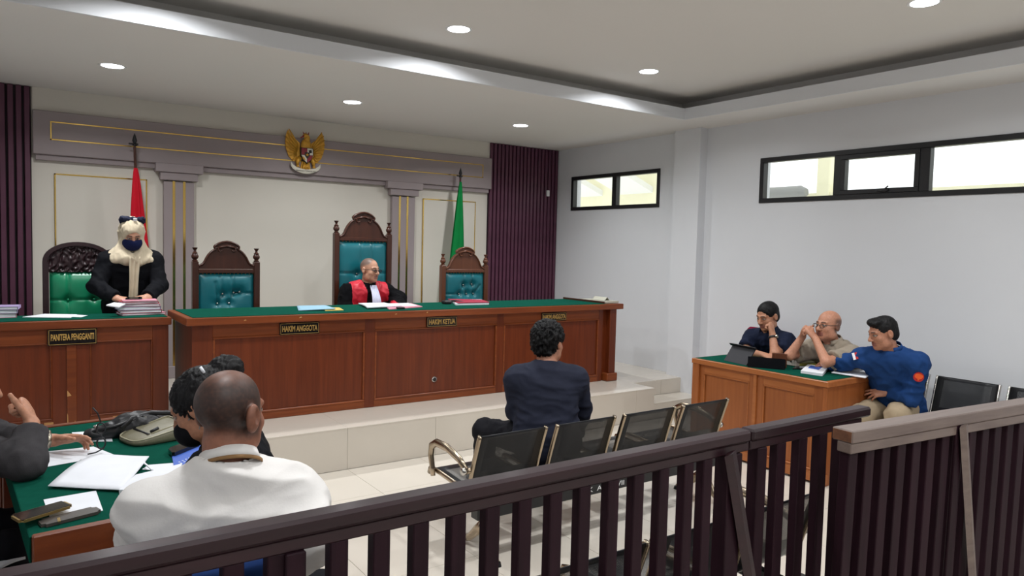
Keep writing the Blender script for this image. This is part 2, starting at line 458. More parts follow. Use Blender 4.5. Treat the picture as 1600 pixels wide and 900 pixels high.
# windows
def window(n, y0, y1, cuts, openers=()):
    q = MB(); fw, d0, d1 = .045, XR - .012, XR + .06
    q.box((d0, y0, WZ0), (d1, y1, WZ0 + fw), .003); q.box((d0, y0, WZ1 - fw), (d1, y1, WZ1), .003)
    q.box((d0, y0, WZ0 + fw), (d1, y0 + fw, WZ1 - fw), .003); q.box((d0, y1 - fw, WZ0 + fw), (d1, y1, WZ1 - fw), .003)
    w = q.build('window_%d' % n, M['black']); w['kind'] = 'structure'
    for a, b in cuts:
        q = MB(); q.box((d0 + .004, a, WZ0 + fw), (d1, b, WZ1 - fw), .003); q.build('mullion', M['black'], w)
    ed = [y0 + fw] + [v for c in sorted(cuts) for v in c] + [y1 - fw]
    for k in range(0, len(ed), 2):
        a, b = ed[k], ed[k + 1]; z0, z1 = WZ0 + fw, WZ1 - fw
        if k // 2 in openers:
            q = MB(); s = .04
            q.box((d0 - .004, a, z0), (d1 - .01, b, z0 + s), .003); q.box((d0 - .004, a, z1 - s), (d1 - .01, b, z1), .003)
            q.box((d0 - .004, a, z0 + s), (d1 - .01, a + s, z1 - s), .003); q.box((d0 - .004, b - s, z0 + s), (d1 - .01, b, z1 - s), .003)
            sa = q.build('sash', M['black'], w)
            m_ = (a + b) / 2 - .05
            q = MB(); q.box((d0 - .022, m_ - .05, z0 + .012), (d0 - .004, m_ + .05, z0 + .03), .003); q.cyl((d0 - .016, m_ - .02, z0 + .03), (d0 - .016, m_ - .05, z0 + .055), .006); q.build('handle', M['black'], sa)
        q = MB(); q.box((XR + .03, a - .005, z0 - .005), (XR + .036, b + .005, z1 + .005)); q.build('pane', M['glass'], w)
    return w
window(1, *wins[0], [(6.625, 6.70)])
window(2, *wins[1], [(1.75, 1.81), (2.94, 3.02), (3.705, 3.775)], (2,))

# outside: pale neighbouring building
nb = root('building', (8.9, 5.4, 0), 0, 'pale yellow building with white eaves outside the windows', 'building')
q = MB(); q.box((9.0, 6.9, 0), (9.2, 12, 5.6)); q.build('wall', M['outwall'], nb)
q = MB(); q.box((8.8, -4, 0), (9.0, 6.9, 2.50)); q.build('parapet', M['outwall'], nb)
q = MB(); q.box((8.78, 5.42, 0), (8.98, 5.60, 4.2), .01); q.build('column', M['outwall'], nb)
for y in (8.75, 10.0):
    q = MB(); q.prism([(8.25, 2.94), (9.0, 2.66), (9.0, 2.76), (8.25, 3.04)], 0.8, Matrix.Translation((0, y, 0))); q.build('eave', M['trimwhite'], nb)
q = MB(); q.cyl((8.6, 5.7, 2.5), (8.6, 6.3, 2.5), .09, n=16); q.cyl((8.6, 5.62, 2.5), (8.6, 5.7, 2.5), .05, .09, n=16)
tag(q.build('water_pipe', M['ashgrey'], smooth='auto'), 'grey drum-shaped pipe end seen low through the long window', 'pipe').location.z = 0

# downlights
def downlight(x, y, z, label, seen=True):
    o = root('downlight', (x, y, z), 0, label, 'ceiling light', 'recessed round downlights')
    q = MB(); q.lathe((x, y, z), [(.076, -.001), (.084, -.004), (.094, -.004), (.098, 0), (.098, .002), (.076, .002)], 28); q.build('trim_ring', M['trimwhite'], o, 'auto')
    q = MB(); q.cyl((x, y, z - .0035), (x, y, z + .001), .077, n=28); q.build('lens', M['lens'], o)
    l = bpy.data.lights.new('downlight_lamp', 'AREA'); l.shape = 'DISK'; l.size = .15; l.energy = LAMP_W; l.color = LAMP_COLOR; l.spread = math.radians(150)
    lo = bpy.data.objects.new('downlight_lamp', l); COL.objects.link(lo); lo.location = (0, 0, -.006); lo.parent = o
downlight(0.72, 6.42, ZC, 'round downlight in the low ceiling nearest the plum panel left of the emblem')
downlight(2.70, 6.50, ZC, 'round downlight in the low ceiling above the wall emblem')
downlight(4.61, 6.47, ZC, 'round downlight in the low ceiling above the green flag')
downlight(2.70, 4.58, ZU, 'round downlight in the recessed ceiling near the emblem side')
downlight(4.61, 4.58, ZU, 'round downlight in the recessed ceiling near its far corner')
downlight(4.61, 2.28, ZU, 'largest round downlight, in the recessed ceiling above the gate')
for x in (0.79, 2.70):
    downlight(x, 2.28, ZU, 'round downlight in the recessed ceiling above the %s' % ('bench row' if x > 1 else 'counsel table'))
downlight(0.79, 4.58, ZU, 'round downlight in the recessed ceiling over the clerk side')
for x in (0.79, 2.70, 4.61):
    for y in (0.0, -2.0): downlight(x, y, ZU, 'round downlight in the recessed ceiling, %s row behind the railing, %s column' % ('first' if y == 0 else 'second', {0.79: 'left', 2.70: 'middle', 4.61: 'window side'}[x]))

# ================================================================ back wall dressing
YE = 7.735
def Zat(px_, py_, Y): return atY(px_, py_, Y)
e0, e1 = 0.245, 5.085; zt_, zb_ = 2.80, 2.415
ent = root('entablature', (2.7, YB, zb_), 0, 'long taupe wall beam with inlaid brass lines above the judges', 'wall panel')
q = MB(); q.box((e0, YE, zb_), (e1, YB, zt_), .006); q.build('beam_board', M['taupe'], ent)
q = MB(); q.box((e0 + .02, YE + .03, zb_ - .05), (e1 - .02, YB, zb_), .004); q.build('lower_moulding', M['taupe'], ent)
q = MB(); q.box((e0, YB - .02, zt_), (e1, YB, ZC)); q.build('upper_board', M['taupe'] if False else M['backwall'], ent)
gi0, gi1, gz0, gz1, gw = e0 + .13, e1 - .13, zb_ + .13, zt_ - .10, .011
for a, b in (((gi0, gz1), (gi1, gz1 + gw)), ((gi0, gz0), (gi1, gz0 + gw)), ((gi0, gz0), (gi0 + gw, gz1)), ((gi1 - gw, gz0), (gi1, gz1))):
    q = MB(); q.box((a[0], YE - .004, a[1]), (b[0], YE + .002, b[1]), .001); q.build('brass_strip', M['gold'], ent)

def pilaster(xa, xb, label):
    c = (xa + xb) / 2; w = xb - xa; yf = YB - .055
    o = root('pilaster', (c, YB, ZD), 0, label, 'pilaster', 'taupe pilasters with brass strips')
    q = MB(); q.box((xa, yf, ZD), (xb, YB, 2.25), .003); q.build('shaft', M['taupe'], o)
    q = MB(); q.box((c - w * .62, yf - .03, 2.26), (c + w * .62, YB, 2.335), .004); q.build('capital', M['taupe'], o)
    q = MB(); q.box((c - w * .78, yf - .05, 2.335), (c + w * .78, YB, 2.418), .004); q.build('abacus', M['taupe'], o)
    for s in (-1, 1):
        q = MB(); q.box((c + s * w * .17 - .012, yf - .003, ZD + .02), (c + s * w * .17 + .012, yf + .004, 2.255), .001); q.build('brass_strip', M['gold'], o)
    q = MB(); q.box((xa - .02, yf - .015, ZD), (xb + .02, YB, ZD + .12), .003); q.build('plinth', M['taupe'], o)
pilaster(1.302, 1.578, 'taupe pilaster with two brass strips between the clerk and the empty teal chair')
pilaster(3.728, 4.022, 'taupe pilaster with two brass strips behind the high-backed chair')

def brass_frame(x0, x1, z1, label):
    o = root('wall_frame', ((x0 + x1) / 2, YB, 1), 0, label, 'wall panel')
    q = MB(); q.box((x0 + .006, YB - .012, ZD), (x1 - .006, YB, z1 - .006), .001); q.build('cream_panel', M['backwall'], o)
    for a, b in (((x0, z1 - .012), (x1, z1)), ((x0, ZD), (x0 + .012, z1)), ((x1 - .012, ZD), (x1, z1))):
        q = MB(); q.box((a[0], YB - .016, a[1]), (b[0], YB, b[1]), .001); q.build('brass_strip', M['gold'], o)
brass_frame(0.405, 1.163, 2.256, 'cream wall panel framed in brass behind the red flag')
brass_frame(4.152, 4.896, 2.248, 'cream wall panel framed in brass behind the green flag')

def slat_panel(x0, x1, label):
    o = root('slat_panel', ((x0 + x1) / 2, YB, ZD), 0, label, 'wall panel')
    q = MB(); q.box((x0, YB - .012, ZD), (x1, YB, ZC - .003)); q.build('backing', M['slatback'], o)
    n = round((x1 - x0) / .0585); p = (x1 - x0) / n; me = None
    for k in range(n):
        if me is None:
            q = MB(); q.box((-p * .34, YB - .045, ZD), (p * .34, YB - .010, ZC - .004), .004)
            bmesh.ops.translate(q.b, verts=q.b.verts[:], vec=Vector((0, 0, 0)))
            s = q.build('slat', M['slat'], None, False); s.parent = o; me = s.data
            me.transform(world_matrix(o).inverted() @ Matrix.Translation((x0 + p / 2, 0, 0)))
            s0 = x0 + p / 2
        else:
            s = bpy.data.objects.new('slat', me); COL.objects.link(s); s.parent = o; s.location.x = p * k
    return o
slat_panel(XL + .002, 0.235, 'plum vertical slat wall panel at the left end behind the clerk')
slat_panel(5.075, XR - .002, 'plum vertical slat wall panel by the corner beyond the green flag')
q = MB(); q.box((5.98, YB - .075, 2.38), (6.02, YB - .046, 2.46), .004); tag(q.build('wall_sensor', M['trimwhite']), 'small white sensor on the far plum slat panel', 'sensor')

# emblem ---------------------------------------------------------
def emblem():
    c = atY(476, 241, YE); k = .0059 * 1.0
    ox, oz, y = c.x, c.z, YE
    k = 0.455 / 62.0                      # metres per picture unit of the drawing grid
    o = root('wall_emblem', (ox, y, oz - .2), 0, 'golden eagle state emblem with shield and ribbon on the wall beam', 'emblem')
    X = lambda u: ox + (u - 476) * k
    Zz = lambda v: oz - (v - 241) * k
    def poly(pts, y0, d, name, m, parent=o):
        q = MB(); q.prism([(X(a), Zz(b)) for a, b in pts], d, Matrix.Translation((0, y - y0, 0))); return q.build(name, m, parent)
    for s in (-1, 1):
        m = lambda u: 476 + s * u
        w = poly([(m(8), 226), (m(14), 221), (m(21), 216), (m(25), 208), (m(27.5), 214), (m(29), 224), (m(28), 235), (m(24), 246), (m(17), 253), (m(11), 251), (m(8), 244)], .018, .018, 'wing', M['emgold'])
        for f in range(8):
            a0 = Vector((m(10), 0, 228 + f * 2.4)); tips = [(24.5, 207), (27.5, 212), (29, 218), (29.4, 225), (29, 232), (27, 239), (24, 245), (19, 251)]
            a = (X(m(11 + f * .3)), y - .024, Zz(230 + f * 2.3)); b = (X(m(tips[f][0])), y - .024, Zz(tips[f][1]))
            q = MB(); q.tube([a, Vector(a).lerp(Vector(b), .6), b], [.010, .012, .004], 6, .6, (0, 1, 0)); q.build('feather', M['emgold'], w, True)
    q = MB(); q.sph((X(477), y - .022, Zz(229)), .068, 12, (.85, .35, 1.15)); q.sph((X(478), y - .03, Zz(219)), .036, 12, (.9, .8, 1.25)); q.build('breast', M['emgold'], o, True)
    q = MB(); q.sph((X(475), y - .045, Zz(215)), .026, 10, (1.2, .8, 1)); hd = q.build('head', M['emgold'], o, True)
    q = MB(); q.cyl((X(473), y - .05, Zz(215)), (X(467), y - .055, Zz(219)), .012, .003, 8); q.build('beak', M['emred'], hd, True)
    q = MB()
    for d in (-2, 1, 4): q.cyl((X(475 + d), y - .045, Zz(213)), (X(474 + d * 1.5), y - .045, Zz(209.5)), .009, .002, 6)
    q.build('comb', M['emred'], hd, True)
    sh = poly([(468, 232.5), (486, 232.5), (486, 243), (483, 250), (477, 255), (471, 250), (468, 243)], .058, .035, 'shield', M['emblack'])
    def qd(pts, m_): poly(pts, .061, .004, 'shield_field', m_, sh)
    qd([(468.7, 233.2), (476.6, 233.2), (476.6, 242.6), (468.7, 242.6)], M['emred']); qd([(477.2, 233.2), (485.3, 233.2), (485.3, 242.6), (477.2, 242.6)], M['emwhite'])
    qd([(468.7, 243.2), (476.6, 243.2), (476.6, 253.6), (471.6, 249.4)], M['emwhite']); qd([(477.2, 243.2), (485.3, 243.2), (482.4, 249.4), (477.2, 253.8)], M['emred'])
    poly([(473.5, 239), (480.5, 239), (480.5, 244), (477, 248.5), (473.5, 244)], .064, .005, 'shield_boss', M['emblack'], sh)
    st = []
    for i in range(10):
        rr = 2.6 if i % 2 == 0 else 1.1; a = math.pi / 2 + i * math.pi / 5; st.append((477 + rr * math.cos(a), 242.6 - rr * math.sin(a)))
    poly(st, .067, .004, 'star', M['emgold'], sh)
    poly([(479, 236), (483, 235), (484, 239), (480, 240)], .064, .003, 'shield_mark', M['emblack'], sh)
    poly([(470, 245), (472, 246), (474.5, 250), (473, 250.5), (470.5, 248)], .064, .003, 'shield_mark', M['emgold'], sh)
    for s in (-1, 1):
        q = MB(); q.tube([(X(476 + s * 8), y - .02, Zz(247)), (X(476 + s * 12), y - .03, Zz(252)), (X(476 + s * 12), y - .035, Zz(258))], [.03, .024, .014], 8); q.build('leg', M['emgold'], o, True)
        q = MB()
        for d in (-2, 0, 2): q.tube([(X(476 + s * 12), y - .04, Zz(257)), (X(476 + s * 12 + d), y - .052, Zz(261))], [.008, .005], 6)
        q.build('claw', M['emgold'], o, True)
    poly([(471, 252), (482, 252), (484, 262), (481, 268), (477, 269), (473, 268), (469, 262)], .022, .02, 'tail', M['emgold'])
    for d in (-4, -1.4, 1.4, 4):
        q = MB(); q.tube([(X(476.5 + d * .6), y - .03, Zz(253)), (X(476.5 + d * 1.2), y - .03, Zz(267))], [.012, .008], 6); q.build('tail_feather', M['emgold'], o, True)
    rb = []
    for i in range(15):
        t_ = -1 + 2 * i / 14; rb.append((476 + 22 * t_, 256 + 7.5 * (1 - t_ * t_) - (2 if abs(t_) > .9 else 0)))
    poly([(a, b) for a, b in rb] + [(a * .98 + 476 * .02, b + 6) for a, b in rb[::-1]], .045, .012, 'ribbon', M['emwhite'])
    rbn = poly([(a * .98 + 476 * .02, b + 1.4) for a, b in rb] + [(a * .97 + 476 * .03, b + 4.6) for a, b in rb[::-1]], .0475, .004, 'ribbon_band', M['emwhite'])
    text('BHINNEKA TUNGGAL IKA', 'motto', .022, (ox + .002, y - .049, Zz(265.9)), Matrix.Rotation(math.pi / 2, 3, 'X'), M['emblack'], o, .0004, fit=.21)
emblem()

# flags ---------------------------------------------------------
def flag(name, tip, base, z_top, mats, label, width, lean, zsplit=None):
    o = root('flag', base, 0, label, 'flag')
    tip, base = Vector(tip), Vector(base); d = (tip - base)
    q = MB(); q.cyl(base, tip, .014, .012, 10); q.build('pole', M['chairwood'], o, 'auto')
    q = MB(); u = d.normalized()
    q.lathe((0, 0, 0), [(.010, -.02), (.020, -.015), (.020, 0), (.011, .006), (.022, .03), (.012, .07), (.001, .10)], 10)
    for v in q.b.verts: v.co = tip + v.co
    q.tube([tip + Vector((-.05, 0, -.0)), tip + Vector((.03, 0, -.0))], .008, 6); q.build('finial', M['steel'], o, 'auto')
    q = MB(); q.lathe(base, [(.14, 0), (.14, .02), (.06, .045), (.025, .06), (.02, .10)], 16); q.build('stand', M['chairwood'], o, 'auto')
    # hanging cloth: closed pleated cone round the pole
    zs = np.linspace(z_top, 0.95, 26); n = 40
    for part_, (za, zb2), m in (((0, (z_top, zsplit or .95), mats[0]),) + (((1, (zsplit, .95), mats[1]),) if zsplit else ())):
        zz = [z for z in np.linspace(za, zb2, 20)]
        q = MB(); rings = []
        for z in zz:
            f = (z_top - z) / (z_top - .95); c = base + d * ((z - base.z) / d.z)
            c = c + Vector((lean * f, -.01, 0))
            w_ = .012 + width * (f ** .75)
            ring = []
            for k_ in range(n):
                a = 2 * math.pi * k_ / n
                rr = w_ * (1 + .30 * math.sin(5 * a + 1.0 + 1.2 * f) + .14 * math.sin(9 * a + f * 2))
                ring.append(q.b.verts.new(c + Vector((math.cos(a) * rr, math.sin(a) * rr * .55, z - c.z))))
            rings.append(ring)
        for A, B in zip(rings, rings[1:]):
            for k_ in range(n): q.b.faces.new((A[k_], A[(k_ + 1) % n], B[(k_ + 1) % n], B[k_]))
        q.b.faces.new(rings[0]); q.b.faces.new(rings[-1][::-1])
        q.build('cloth', m, o, True)
flag('flag', (1.03, 7.60, 2.56), (1.085, 7.62, ZD), 2.34, [M['flagred'], M['flagwhite']], 'red and white flag drooping on a brown pole behind the clerk', .085, .0, 1.60)
flag('flag', (4.545, 7.60, 2.53), (4.50, 7.62, ZD), 2.46, [M['flaggreen']], 'green flag drooping on a pole behind the end teal chair', .092, -.02)

# ================================================================ judges' bench
def framed_front(q_rails, rects, y, x0, x1, z0, z1, name, root_, m_panel, m_rail, m_bead, bead=.016, face='Y'):
    """stiles and rails, sunk panels and a bead round each panel; face Y: front looks to -Y, face X: front looks to -X"""
    def P(lo, hi):
        if face == 'Y': return lo, hi
        return (lo[1], lo[0], lo[2]), (hi[1], hi[0], hi[2])
    xs = [x0] + [v for r_ in rects for v in (r_[0], r_[1])] + [x1]
    pz0, pz1 = rects[0][2], rects[0][3]
    for k in range(0, len(xs), 2):
        q = MB(); q.box(*P((xs[k], y, z0), (xs[k + 1], y + .03, z1)), .002); q.build('stile', m_panel, root_)
    for r_ in rects:
        q = MB(); q.box(*P((r_[0], y + .001, z0), (r_[1], y + .03, r_[2])), .001); q.build('rail', m_rail, root_)
        q = MB(); q.box(*P((r_[0], y + .001, r_[3]), (r_[1], y + .03, z1)), .001); q.build('rail', m_rail, root_)
        q = MB(); q.box(*P((r_[0], y + .012, r_[2]), (r_[1], y + .03, r_[3])), .001); p_ = q.build('front_panel', m_panel, root_)
        q = MB(); b = bead
        for lo, hi in (((r_[0], r_[2]), (r_[1], r_[2] + b)), ((r_[0], r_[3] - b), (r_[1], r_[3])), ((r_[0], r_[2] + b), (r_[0] + b, r_[3] - b)), ((r_[1] - b, r_[2] + b), (r_[1], r_[3] - b))):
            q.box(*P((lo[0], y - .004, lo[1]), (hi[0], y + .013, hi[1])), .004)
        q.build('panel_bead', m_bead, p_)

bn = root('judges_bench', (3.2, 5.95, ZD), 0, 'long panelled wooden judges bench with green cloth top on the platform', 'bench')
framed_front(None, [(1.275, 2.478, .372, .974), (2.568, 3.803, .372, .974), (3.881, 5.076, .372, .974)], 5.636, 1.13, 5.13, .318, 1.07, 'bench', bn, M['bench'], M['benchX'], M['benchX'])
q = MB(); q.box((1.13, 5.664, .318), (5.29, 6.26, 1.07)); q.build('carcass', M['bench'], bn)
q = MB(); q.box((5.20, 5.60, .318), (5.29, 5.668, 1.07), .003); q.build('corner_post', M['bench'], bn)
q = MB(); q.box((5.13, 5.66, .318), (5.20, 5.668, 1.07)); q.build('return_panel', M['bench'], bn)
q = MB(); q.box((5.16, 5.575, .318), (5.305, 5.667, .40), .006); q.build('base_block', M['benchX'], bn)
q = MB(); q.box((1.083, 5.576, 1.071), (5.364, 6.30, 1.127), .004); q.build('worktop', M['benchX'], bn)
q = MB(); q.box((1.13, 5.60, 1.127), (5.12, 6.285, 1.1315), .001); q.build('cloth_top', M['felt'], bn)
q = MB(); q.box((5.115, 5.62, 1.1275), (5.135, 6.285, 1.152), .002); q.build('end_ledge', M['chairwood'], bn)
q = MB(); q.lathe((0, 0, 0), [(.014, 0), (.026, 0), (.028, .003), (.014, .004)], 18)
q.b.transform(Matrix.Translation((3.149, 5.646, .50)) @ Matrix.Rotation(math.pi / 2, 4, 'X')); q.build('cable_ring', M['chrome'], bn, True)
q = MB(); q.cyl((3.149, 5.6475, .50), (3.149, 5.640, .50), .017, n=16); q.build('cable_hole', M['black'], bn)
for x, z, w_, h_ in ((1.9, 1.10, .022, .014), (2.72, 1.10, .02, .012), (3.02, 1.105, .016, .012), (1.48, 1.095, .02, .01)):
    q = MB(); q.prism([(x, z), (x + w_, z + .003), (x + w_ * .8, z + h_), (x + .004, z + h_ * .7)], .0016, Matrix.Translation((0, 5.5748, 0))); q.build('worn_chip', M['gouge'], bn)

# clerk desk
ck = root('clerk_desk', (.2, 6.2, ZD), 0, 'panelled wooden clerk desk with green cloth top left of the bench', 'desk')
framed_front(None, [(-.50, .285, .40, .945), (.515, .925, .40, .945)], 5.983, -.62, 1.035, .318, 1.045, 'desk', ck, M['clerk'], M['clerkX'], M['clerkX'], .010)
q = MB(); q.box((.372, 5.972, .318), (.432, 5.99, .93), .003); q.build('centre_post', M['clerkX'], ck)
q = MB(); q.box((-.62, 6.012, .318), (1.035, 6.36, 1.045)); q.build('carcass', M['clerk'], ck)
q = MB(); q.box((-.68, 5.955, 1.045), (1.052, 6.40, 1.102), .004); q.build('worktop', M['clerkX'], ck)
q = MB(); q.box((-.64, 5.99, 1.102), (1.03, 6.385, 1.106), .001); q.build('cloth_top', M['felt'], ck)
for (a, b, c, d) in ((.66, .79, .345, .385), (.235, .29, .33, .385), (.955, 1.03, .335, .365)):
    q = MB(); q.box((a, 5.9815, c), (b, 5.985, d)); q.build('worn_patch', M['gouge'], ck)
for pts in ([(.372, .33), (.380, .33), (.378, .43), (.373, .44)], [(.418, .33), (.424, .33), (.422, .38), (.418, .385)], [(.374, .56), (.40, .565), (.378, .60), (.374, .60)]):
    q = MB(); q.prism(pts, .0016, Matrix.Translation((0, 5.9708, 0))); q.build('worn_chip', M['gouge'], ck)

def plate(body, x0, x1, z0, z1, y, label, size, fit):
    o = root('name_sign', ((x0 + x1) / 2, y, z0), 0, label, 'sign', 'black desk signs')
    q = MB(); q.box((x0, y - .012, z0), (x1, y, z1), .002); q.build('plate', M['sign'], o)
    q = MB(); b = .0025; i = .006
    for lo, hi in (((x0 + i, z0 + i), (x1 - i, z0 + i + b)), ((x0 + i, z1 - i - b), (x1 - i, z1 - i)), ((x0 + i, z0 + i), (x0 + i + b, z1 - i)), ((x1 - i - b, z0 + i), (x1 - i, z1 - i))):
        q.box((lo[0], y - .0132, lo[1]), (hi[0], y - .011, hi[1]))
    q.build('border', M['signgold'], o)
    text(body, 'lettering', size, ((x0 + x1) / 2, y - .0125, (z0 + z1) / 2 - .002), Matrix.Rotation(math.pi / 2, 3, 'X'), M['signgold'], o, .0008, .0016, fit)
plate('PANITERA PENGGANTI', .260, .560, .928, 1.043, 5.971, 'black sign lettered PANITERA PENGGANTI on the clerk desk front', .062, .262)
plate('HAKIM ANGGOTA', 1.765, 2.080, .967, 1.062, 5.634, 'black sign lettered HAKIM ANGGOTA near the left end of the bench front', .062, .28)
plate('HAKIM KETUA', 3.052, 3.357, .973, 1.062, 5.634, 'black sign lettered HAKIM KETUA in the middle of the bench front', .062, .265)
plate('HAKIM ANGGOTA', 4.32, 4.63, .975, 1.058, 5.634, 'black sign lettered HAKIM ANGGOTA half hidden behind the witness head', .060, .28)

# ================================================================ prosecutors' desk (front looks to -X)
pd_ = root('prosecutor_desk', (5.27, 3.58, 0), 0, 'orange-brown panelled desk with green cloth top under the right windows', 'desk')
framed_front(None, [(3.06, 3.50, .10, .665), (3.63, 4.09, .10, .665)], 4.90, 2.965, 4.19, .02, .735, 'desk', pd_, M['desk'], M['deskY'], M['deskY'], .012, face='X')
q = MB(); q.box((4.886, 3.555, .02), (4.905, 3.585, .735), .002); q.build('centre_post', M['deskY'], pd_)
q = MB(); q.box((4.878, 4.13, 0), (4.93, 4.20, .735), .003); q.build('corner_post', M['desk'], pd_)
q = MB(); q.box((4.885, 2.95, 0), (5.66, 2.985, .735), .003); q.build('end_panel', M['desk'], pd_)
q = MB(); q.box((4.93, 4.165, 0), (5.62, 4.195, .735), .003); q.build('end_panel', M['desk'], pd_)
q = MB(); q.box((4.875, 2.94, .735), (5.67, 4.21, .778), .004); q.build('worktop', M['deskY'], pd_)
q = MB(); q.box((4.90, 2.975, .778), (5.64, 4.19, .781), .001); q.build('cloth_top', M['felt'], pd_)
q = MB(); q.box((4.895, 2.94, .02), (4.93, 4.19, .09)); q.build('plinth', M['deskY'], pd_)

# ================================================================ carved chairs
def tuft(u, v, w, h, btn, creases):
    e = min(u, 1 - u) * w; f = min(v, 1 - v) * h
    d = .045 * (1 - math.exp(-e / .035)) * (1 - math.exp(-f / .035))
    X, Z = (u - .5) * w, v * h
    for (bx, bz) in btn:
        r2 = ((X - bx) ** 2 + (Z - bz) ** 2)
        d -= .024 * math.exp(-r2 / (2 * .022 ** 2)) + .010 * math.exp(-r2 / (2 * .05 ** 2))
    for (ax, az, bx, bz) in creases:
        L2 = (bx - ax) ** 2 + (bz - az) ** 2; t = max(0, min(1, ((X - ax) * (bx - ax) + (Z - az) * (bz - az)) / L2))
        r = math.hypot(X - ax - t * (bx - ax), Z - az - t * (bz - az)); d -= .010 * math.exp(-(r / .010) ** 2)
    return max(d, .001)

def ornate_chair(cx, yb, w, z_top, z_post, z_cush, wood_, leather, label, btn, creases, seatz=.46, arch=False):
    """back looks to -Y; all z absolute"""
    o = root('carved_armchair', (cx, yb, ZD), 0, label, 'chair', 'carved high-back court chairs')
    pw = .052; h = w / 2
    for s in (-1, 1):
        if not arch:
            q = MB(); q.box((cx + s * h - pw / 2 - s * pw / 2, yb - .03, ZD), (cx + s * h + pw / 2 - s * pw / 2, yb + .03, z_post), .004); p_ = q.build('back_post', wood_, o)
            q = MB(); q.lathe((cx + s * (h - pw / 2), yb, z_post), [(.022, 0), (.026, .008), (.016, .016), (.030, .035), (.031, .05), (.020, .068), (.024, .075), (.012, .085), (.010, .098), (.021, .115), (.023, .122), (.004, .124)], 14); q.build('finial', wood_, p_, 'auto')
    zc = z_post - .035
    if arch:
        outer, inner = [], []
        zs = z_cush - .02 + .10
        n = 20
        for i in range(n + 1):
            a = math.pi * i / n
            outer.append((cx - h * math.cos(a), zs + (z_top - zs) * math.sin(a) ** .9))
            inner.append((cx - (h - .032) * math.cos(a), zs + (z_top - .032 - zs) * math.sin(a) ** .9))
        q = MB(); q.prism([(cx - h, ZD)] + outer + [(cx + h, ZD), (cx + h - .042, ZD)] + [(cx + h - .042, zs)] + inner[::-1] + [(cx - h + .042, zs), (cx - h + .042, ZD)], .06, Matrix.Translation((0, yb - .03, 0)))
        q.build('back_frame', wood_, o)
        def carv(u, v):
            x = (u - .5) * 2; top = zs + (z_top - .03 - zs) * math.sqrt(max(0, 1 - x * x)) ** .9 if abs(x) < 1 else zs
            z = z_cush + (top - z_cush) * v; X_ = cx + x * (h - .032)
            sw = math.sin(22 * x + 9 * math.sin(16 * (z - z_cush))) * math.cos(30 * (z - z_cush) + 7 * math.sin(9 * abs(x)))
            sw += .6 * math.sin(41 * abs(x) + 25 * z) * math.sin(47 * z - 12 * abs(x))
            return Vector((X_, yb - .012 - .012 * sw - .006 * noise.noise((X_ * 40, 0, z * 40)), z))
        q = MB(); q.grid(carv, 56, 36, (0, .03, 0)); q.build('carved_panel', wood_, o, True)
    else:
        H_ = z_top - zc; prof = [(1, 0), (.985, .03), (.93, .05), (.85, .10), (.79, .20), (.74, .32), (.66, .46), (.57, .57), (.48, .645), (.42, .67), (.41, .70), (.45, .745), (.455, .79), (.41, .85), (.30, .92), (.15, .98), (0, 1)]
        hw = h - pw
        pts = [(cx - a * hw, zc + b * H_) for a, b in prof] + [(cx + a * hw, zc + b * H_) for a, b in prof[-2::-1]]
        q = MB(); q.prism([(cx - hw, zc - .03)] + pts + [(cx + hw, zc - .03)], .036, Matrix.Translation((0, yb - .018, 0))); cr = q.build('crest', wood_, o)
        q = MB(); q.tube([(a * .985 + cx * .015, yb - .020, b - .006) for a, b in pts], .010, 6); q.build('crest_moulding', wood_, cr, True)
        q = MB()
        for s in (-1, 1):
            sp = [(cx + s * hw * (.40 - .14 * t), yb - .022, zc + H_ * (.72 - .02 * t)) for t in np.linspace(0, 1, 4)]
            ar = [(cx + s * hw * (.24 + .07 * math.cos(a)), yb - .023, zc + H_ * .655 + hw * .07 * math.sin(a)) for a in np.linspace(math.pi / 2, -math.pi * .9, 9)]
            q.tube(sp + ar, .007, 6)
        q.tube([(cx - hw * .3, yb - .02, zc + H_ * .73), (cx, yb - .026, zc + H_ * .80), (cx + hw * .3, yb - .02, zc + H_ * .73)], .012, 6)
        q.build('crest_scroll', wood_, cr, True)
        q = MB(); q.box((cx - hw, yb - .026, z_cush), (cx + hw, yb + .02, z_cush + .035), .004); q.build('top_rail', wood_, o)
    iw = w - 2 * pw + .01; z0 = ZD + seatz + .06
    hh = z_cush - z0
    q = MB(); q.grid(lambda u, v: Vector((cx + (u - .5) * iw, yb + .005 - tuft(u, v, iw, hh, [(a, hh + b) for a, b in btn], [(a, hh + b, c, hh + d) for a, b, c, d in creases]), z0 + v * hh)), 46, 60)
    q.box((cx - iw / 2, yb + .004, z0), (cx + iw / 2, yb + .022, z_cush)); cu = q.build('back_cushion', leather, o, True)
    for a, b in btn:
        q = MB(); q.sph((cx + a, yb - .012, z_cush + b), .010, 8, (1, .6, 1)); q.build('button', M['chrome'] if not arch else leather, cu, True)
    if not arch:
        q = MB()
        for i in range(15): q.sph((cx + (i / 14 - .5) * (iw - .02), yb - .006, z_cush - .006), .005, 6)
        q.build('nail_trim', M['signgold'], cu, True)
    q = MB(); q.box((cx - h, yb - .47, ZD + seatz - .09), (cx + h, yb - .02, ZD + seatz - .01), .006); q.build('seat_frame', wood_, o)
    q = MB(); q.box((cx - h + .02, yb - .46, ZD + seatz - .012), (cx + h - .02, yb - .03, ZD + seatz + .06), .02); q.build('seat', leather, o)
